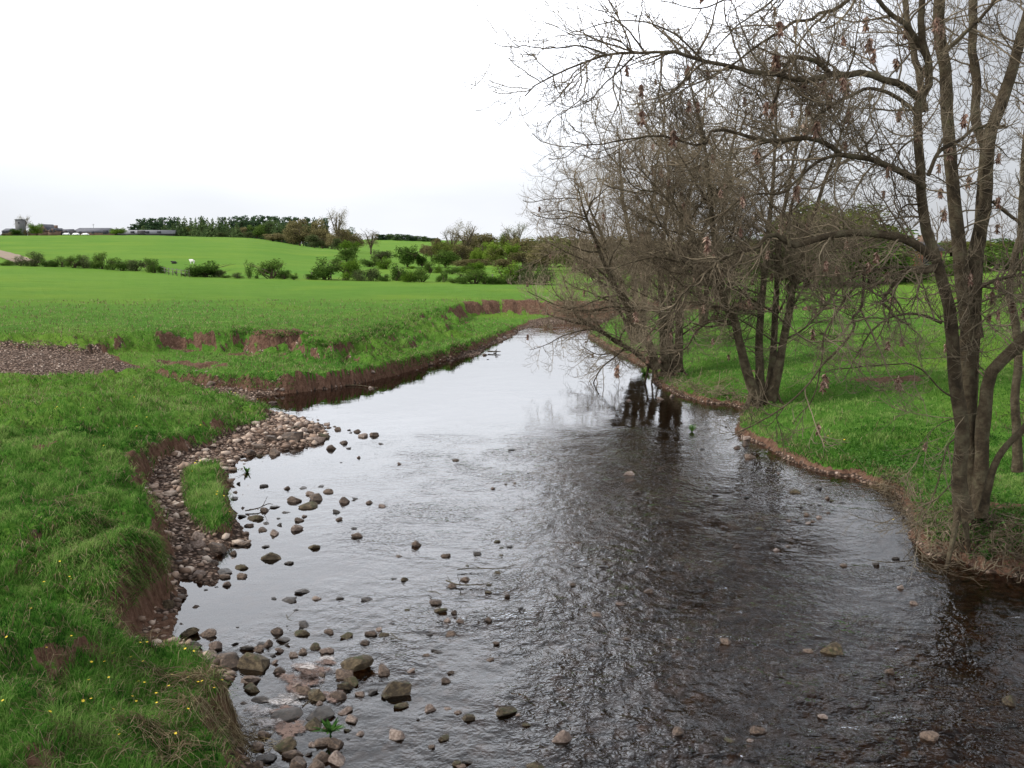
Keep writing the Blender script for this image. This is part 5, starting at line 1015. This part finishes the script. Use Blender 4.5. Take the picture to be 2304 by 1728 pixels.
# loose cobbles on the gravel strips: the nearest ones singly, the rest as a mass
def gravel_pts(n, seed, y0, y1, x0, x1):
    g = np.random.default_rng(seed); X = x0 + (x1 - x0) * g.random(n); Y = y0 + (y1 - y0) * g.random(n); z, I = H(X, Y)
    q = np.maximum.reduce([I['wA'], I['wG'], I['wC'], I['wB']]); k = (z > -.10) & (q < .3) & ~I['inR'] & (I['wd'] < .35)
    return g, X[k], Y[k], z[k], I['wd'][k]
g, X, Y, Z, wd = gravel_pts(56000, 91, 10, 46, -26, -2.5)
U = 1152 + FPX * X / Y; vis = (U > -60) & (U < 1100); X, Y, Z, wd, U = [q[vis] for q in (X, Y, Z, wd, U)]
size = (.028 + .15 * g.random(len(X)) ** 3.4) * (1 + .3 * ss(Y, 14, 22)); size = np.where(U < 330, size * .8, size); size = np.where((X < -7.5) & (Y > 27), size * .5, size)
rank = np.argsort(-(size / Y) * (Y < 24)); take = []; 
for i in rank:
    if all((X[i] - X[j]) ** 2 + (Y[i] - Y[j]) ** 2 > (.5 * (size[i] + size[j])) ** 2 for j in take): take.append(i)
    if len(take) >= max(10, 300 - count - 5): break
kinds = np.array(list('ppbbpdm'))
for i in take:
    k = kinds[g.integers(7)] if wd[i] > -.5 else 'ppb'[g.integers(3)]
    stone((X[i], Y[i], Z[i]), size[i] * 1.25, k, 'loose cobble lying on the narrow gravel strip beside the left cut bank', 'loose cobbles on the gravel strip', .6, .2)
rest = np.setdiff1d(np.arange(len(X)), take); g.shuffle(rest); rest = rest[:21000]
def cobbles(ids, mk, name):
    base, F0 = [], None
    bm = bmesh.new(); bmesh.ops.create_icosphere(bm, subdivisions=1, radius=1); V0 = np.array([v.co[:] for v in bm.verts]); F0 = np.array([[v.index for v in f.verts] for f in bm.faces]); bm.free()
    n = len(ids); s = (size[ids] * .55)[:, None, None]; a = g.random(n) * 6.28; ca, sa = np.cos(a), np.sin(a)
    V = V0[None] * (1 + np.clip(.26 * g.normal(size=(n, len(V0), 1)), -.5, .5)) * np.stack([np.ones(n), .6 + .4 * g.random(n), .4 + .25 * g.random(n)], -1)[:, None]
    x = V[..., 0] * ca[:, None] - V[..., 1] * sa[:, None]; y = V[..., 0] * sa[:, None] + V[..., 1] * ca[:, None]
    V = np.stack([x, y, V[..., 2]], -1) * s + np.stack([X[ids], Y[ids], Z[ids] + size[ids] * .1], -1)[:, None]
    F = (F0[None] + (np.arange(n) * len(V0))[:, None, None]).reshape(-1, 3)
    obj(name, mkmesh(name, V.reshape(-1, 3), F, mk, False, {'rnd': np.repeat(g.random(n), len(V0))}), kind='stuff')
def cob_mat():
    m = mat('cobble_mix'); b = NB(m); a = b.n('ShaderNodeAttribute', attribute_name='rnd').outputs['Fac']; pos = b.n('ShaderNodeNewGeometry').outputs['Position']
    col = b.ramp(a, [(.0, (.05, .03, .019)), (.25, (.145, .092, .062)), (.55, (.255, .172, .122)), (.8, (.37, .275, .21)), (1, (.52, .43, .35))]); n = b.noise(pos, 40, 4).outputs[0]
    col = b.mix(b.mr(n, .3, .7, 0, .35), col, c4(.07, .05, .038)); wet = b.mr(b.n('ShaderNodeSeparateXYZ', {0: pos}).outputs[2], .02, .09, .65, 0); col = b.mix(wet, col, c4(.03, .022, .016))
    b.out(b.n('ShaderNodeBsdfPrincipled', {'Base Color': col, 'Roughness': .7, 'Specular IOR Level': .3}).outputs[0]); return m
M['cob'] = cob_mat(); cobbles(rest, M['cob'], 'gravel')
# stones just under the broken water
g, X, Y, Z, wd = None, None, None, None, None
g = np.random.default_rng(93); n = 16000; X = -7 + 17 * g.random(n); Y = 8.5 + 22 * g.random(n) ** 1.3; Z, I = H(X, Y); k = (I['wd'] > .1); X, Y, Z = X[k], Y[k], Z[k]
rfv = idw(X, Y, RO_p, [q[2] for q in RO], 4); size = (.07 + .22 * g.random(len(X)) ** 2.5); top = Z + size * .3
Z = np.where(top > -.04, -.06 - size * .25, Z); M['bed'] = simple('bed_stone', [(.25, (.020, .013, .008)), (.5, (.060, .042, .026)), (.8, (.15, .115, .075))], 1.2, .8, 5)
cobbles(np.arange(len(X)), M['bed'], 'river_bed_stones')

# ------------------------------------------------------------------ small things
gg = np.random.default_rng(20)
def flower_mesh(s=1.0):
    V = []; F = []
    for i in range(6):
        a = i / 6 * 6.283; n = len(V); V += [(0, 0, .10), (math.cos(a - .4) * .014, math.sin(a - .4) * .014, .104), (math.cos(a) * .022, math.sin(a) * .022, .108), (math.cos(a + .4) * .014, math.sin(a + .4) * .014, .104)]; F.append((n, n + 1, n + 2, n + 3))
    return mkmesh('petals', V, np.array(F), fm)
fm = simple('yellow_petal', [(.3, (.62, .42, .02)), (.7, (.78, .60, .05))], 20, .6)
pet = flower_mesh(); v, f = stick([(0, 0, 0), (.004, 0, .05), (0, 0, .10)], .0025, .0015, 3, 4); stk = mkmesh('stalk', v, f, M['herb'])
fl = [(a / 2.458, 1250 + b_ / 2.458) for a, b_ in ((130,125),(215,140),(380,155),(385,165),(250,190),(340,100),(70,535),(1040,568),(1065,575),(735,610),(500,640),(585,640),(800,665),(770,745),(790,745),(610,720),(490,755),(725,825),(750,850),(865,820),(875,860),(455,850),(515,855),(45,875),(610,910),(255,945),(665,1045),(680,1047),(1040,925),(975,1040),(955,715),(1050,735),(1100,750),(1135,745),(940,780),(1190,800),(1225,765),(170,345),(400,515),(260,605),(640,600),(815,535),(770,525))]
fl += [(a / 2.765, 700 + b_ / 2.765) for a, b_ in ((345,660),(362,658),(515,622),(838,578),(920,695),(855,742),(1255,745),(655,868),(668,752),(1205,1030),(1235,960),(1265,958),(1215,975),(1355,1160),(1395,1190),(1425,1285),(1350,1175),(1605,635),(1490,615),(1440,533),(1460,535),(280,100),(1005,1540))]
fl += [(1870, 985), (1900, 1000), (1862, 992), (1600, 775), (1655, 770), (605, 850), (612, 845), (580, 905), (1330 / 1.0 * 1.0 + 520, 1005), (2010, 1180)]
for k, (u, v_) in enumerate(fl):
    p = hit(u, v_ + 4); o = bpy.data.objects.new('yellow_flower', None); COL.objects.link(o); o.location = tuple(p + np.array([0, 0, .03])); s_ = .62 + .022 * max(0, p[1] - 12) + .25 * gg.random(); o.scale = (s_,) * 3; o.rotation_euler = (gg.normal() * .2, gg.normal() * .2, gg.random() * 6)
    right = p[0] > 2; obj('petals', pet, o); obj('stalk', stk, o); tag(o, 'small yellow dandelion-like flower in the grass of the right bank' if right else 'small yellow dandelion-like flower in the grass of the left bank', 'flower', 'yellow flowers on the right bank' if right else 'yellow flowers on the left bank')
def leafplant(u, v_, n, L, w, label, cat, m, name, spread=1.0, tall=.7, floor=None):
    p = hit(u, v_) if floor is None else P(u, v_, floor); o = bpy.data.objects.new(name, None); COL.objects.link(o); o.location = tuple(p); tag(o, label, cat); V = []; F = []; T = []
    for i in range(n):
        a = gg.random() * 6.28; d = np.array([math.cos(a), math.sin(a), 0]); s = np.array([-d[1], d[0], 0]); l = L * (.5 + .7 * gg.random()); q = spread * (.3 + .7 * gg.random()); n0 = len(V); tn = gg.random()
        for t in (0, .3, .65, 1): c_ = d * l * q * t + np.array([0, 0, 1]) * l * tall * (t - .45 * q * t * t); ww = w * (.35, 1, .8, .05)[(0, .3, .65, 1).index(t)]; V += [c_ - s * ww, c_ + s * ww]; T += [tn, tn]
        for j in range(3): F.append((n0 + 2 * j, n0 + 2 * j + 1, n0 + 2 * j + 3, n0 + 2 * j + 2))
    obj('leaves', mkmesh('leaves', V, np.array(F), m, False, {'rnd': T}), o); v, f = stick([(0, 0, -.05), (0, 0, .02), (.01, 0, L * tall * .4)], .012, .004, 5, 5); obj('stem', mkmesh('stem', v, f, M['herb']), o)
leafplant(400 + 845 / 2.458, 1350 + 735 / 2.458, 40, .20, .017, 'leafy green plant growing from the stones in the lower left shallows', 'plant', M['herb'], 'water_plant', 1.1, .65, .05)
leafplant(400 + 430 / 2.765, 900 + 455 / 2.765, 16, .26, .022, 'small dark leafy plant standing in the still pool beside the grass islet', 'plant', M['herb'], 'water_plant', 1.0, .7, -.02)
leafplant(1200 + 715 / 2.0036, 550 + 845 / 2.0036, 90, .26, .007, 'isolated bright green grass tuft rising from the water near the right bank', 'grass tuft', M['grass'], 'grass_tuft', .8, .9, -.01)
leafplant(1452, 846, 160, .5, .012, 'low green tussock at the water edge under the leaning trees', 'grass tuft', M['grass'], 'grass_tuft', .9, .8)
leafplant(1900 + 1330 / 4.148, 950 + 1390 / 4.148, 40, .30, .02, 'green leafy sprig hanging at the foot of the right bank', 'plant', M['herb'], 'bank_plant', .9, .8)
leafplant(1900 + 1230 / 4.148, 950 + 850 / 4.148, 40, .30, .02, 'young nettle-like plant in front of the big ash trunks', 'plant', M['herb'], 'bank_plant', .6, 1.2)
def drift(pts, r, label, z=.03, twigs=2):
    r = r * .62
    w = [P(a, b_, z) + np.array([0, 0, .03 * gg.random()]) for a, b_ in pts]; base = w[0].copy(); c_ = curve(w, 14) - base; pc = [tubes(c_[None], np.linspace(r, r * .5, 14)[None], 6)]
    for i in range(twigs):
        k = gg.integers(2, 12); d = unit(np.array([gg.normal(), gg.normal(), abs(gg.normal()) * .7])); pc.append(stick([c_[k], c_[k] + d * .1, c_[k] + d * .2 + np.array([0, 0, .03])], r * .5, r * .2, 4, 5))
    V, F = join(pc); obj('driftwood', mkmesh('driftwood', V, F, M['bark'], True), None, base, label, 'branch', 'driftwood branches caught in the river')
def S7(l): return [(400 + a / 2.765, 900 + b_ / 2.765) for a, b_ in l]
drift(S7([(420, 690), (500, 680), (560, 655), (590, 650)]), .022, 'driftwood branch lying over the stones below the grass islet')
drift(S7([(1740, 1060), (1850, 1050), (1990, 1060), (2110, 1035)]), .016, 'driftwood stick in mid river, upper one of the long pair')
drift(S7([(1670, 1130), (1750, 1150), (1900, 1152), (1940, 1145)]), .020, 'driftwood stick in mid river, lower one of the long pair')
drift(S7([(1560, 1190), (1610, 1205), (1640, 1220)]), .012, 'short forked twig above the mossy mid-river stone')
drift(S7([(675, 1345), (685, 1365), (710, 1375)]), .010, 'thin crooked twig standing in the smooth pool above the rocks', .06, 1)
drift(S7([(1325, 1460), (1380, 1490), (1430, 1505)]), .012, 'pale stick trailing behind the row of stones')
drift([(400 + a / 2.458, 1350 + b_ / 2.458) for a, b_ in ((690, 600), (740, 560), (790, 520))], .014, 'driftwood stick leaning on the rocks below the big boulder', .12)
drift([(300 + a / 3.16, 680 + b_ / 3.16) for a, b_ in ((1490, 590), (1600, 592), (1680, 605), (1740, 612))], .03, 'pale bare branch lying at the foot of the far left bank')
drift([(2045 + 5, 1262), (2000, 1268), (1950, 1262)], .016, 'dark branch trailing in the water below the big ash')
drift([(1000 + 430 / 4.424, 640 + 670 / 4.424), (1000 + 560 / 4.424, 640 + 672 / 4.424)], .06, 'dark log among the stones at the far bend', .06, 2)
drift([(1200 + 600 / 2.0036, 550 + 635 / 2.0036), (1200 + 700 / 2.0036, 550 + 690 / 2.0036)], .05, 'pale fallen branch on the bank between the two clumps', .2, 2)
drift([(1000 + 1250 / 1.696, 1200), (1000 + 1268 / 1.696, 1200 + 24 / 1.696)], .012, 'short pale stick poking out of the dark water on the right', .08, 0)
# scum and foam on still water, small white caps in the riffle
def foam_mat(name, col, lo, hi, sc, dist):
    m = mat(name); b = NB(m); pos = b.n('ShaderNodeNewGeometry').outputs['Position']; a = b.n('ShaderNodeAttribute', attribute_name='rnd').outputs['Fac']
    f = b.math('ADD', b.noise(pos, sc, 6, .7, dist).outputs[0], b.math('MULTIPLY', a, .45)); al = b.mr(f, lo, hi, 0, 1, True)
    d = b.n('ShaderNodeBsdfDiffuse', {'Color': col}); t = b.n('ShaderNodeBsdfTransparent'); mx = b.n('ShaderNodeMixShader', {0: al}); L = m.node_tree.links; L.new(t.outputs[0], mx.inputs[1]); L.new(d.outputs[0], mx.inputs[2]); b.out(mx.outputs[0]); return m
def patches(name, lst, m, z, seed=3):
    g = np.random.default_rng(seed); V = []; F = []; T = []
    for u, v_, wp, hp in lst:
        n0 = len(V); N = 28; V.append(P(u, v_, z)); T.append(1)
        for r_ in (.5, 1.0):
            for i in range(N): a = i / N * 6.283; q = r_ * (1 + .25 * math.sin(3 * a + u) + .15 * math.sin(5 * a + v_)); V.append(P(u + math.cos(a) * wp / 2 * q, v_ + math.sin(a) * hp / 2 * q, z)); T.append(.9 if r_ < 1 else 0)
        for i in range(N):
            j = (i + 1) % N; F.append((n0, n0 + 1 + j, n0 + 1 + i, n0 + 1 + i)); F.append((n0 + 1 + i, n0 + 1 + j, n0 + 1 + N + j, n0 + 1 + N + i))
        n0 = 0
    F3 = np.array([q[:3] for q in F if q[2] == q[3]]); F4 = np.array([q for q in F if q[2] != q[3]])
    obj(name, mkmesh(name, V, [F3, F4], m, False, {'rnd': T}), kind='stuff')
patches('brown_scum', [(675, 1535, 130, 75), (700, 1510, 110, 60), (650, 1640, 110, 70), (745, 1565, 90, 40), (735, 1488, 60, 26), (640, 1600, 90, 40)], foam_mat('brown_scum', c4(.14, .10, .085), .72, .98, 22, .5), .016)
patches('foam', [(640, 1575, 130, 40), (580, 1600, 100, 44), (690, 1498, 90, 26), (735, 1480, 60, 16), (660, 1566, 90, 22), (600, 1625, 110, 40)], foam_mat('white_foam', c4(.34, .31, .295), .80, 1.05, 9, 2.5), .022)
caps = [(1000 + a / 1.696, 1200 + b_ / 1.696, w, h) for a, b_, w, h in ((775,128,30,12),(1055,208,44,12),(820,220,20,6),(1125,300,44,9),(1160,198,30,7),(1815,415,30,7),(1720,440,28,8),(1750,548,52,11),(1465,510,34,12),(1735,702,74,22),(1560,742,90,15),(1535,718,14,14),(1685,750,22,8),(1845,595,16,6),(1910,788,24,7),(1580,887,50,9),(1700,885,40,10),(2180,320,50,7),(1075,860,14,12),(1135,850,10,18),(775,403,10,7),(95,375,36,9),(100,400,22,8),(660,318,9,9),(1310,350,18,6))]
patches('white_water', caps + [(1043, 1393, 30, 12), (1050, 1402, 20, 7), (1300, 1440, 40, 8)], foam_mat('white_caps', c4(.42, .43, .45), .92, 1.10, 34, 1.0), .05)
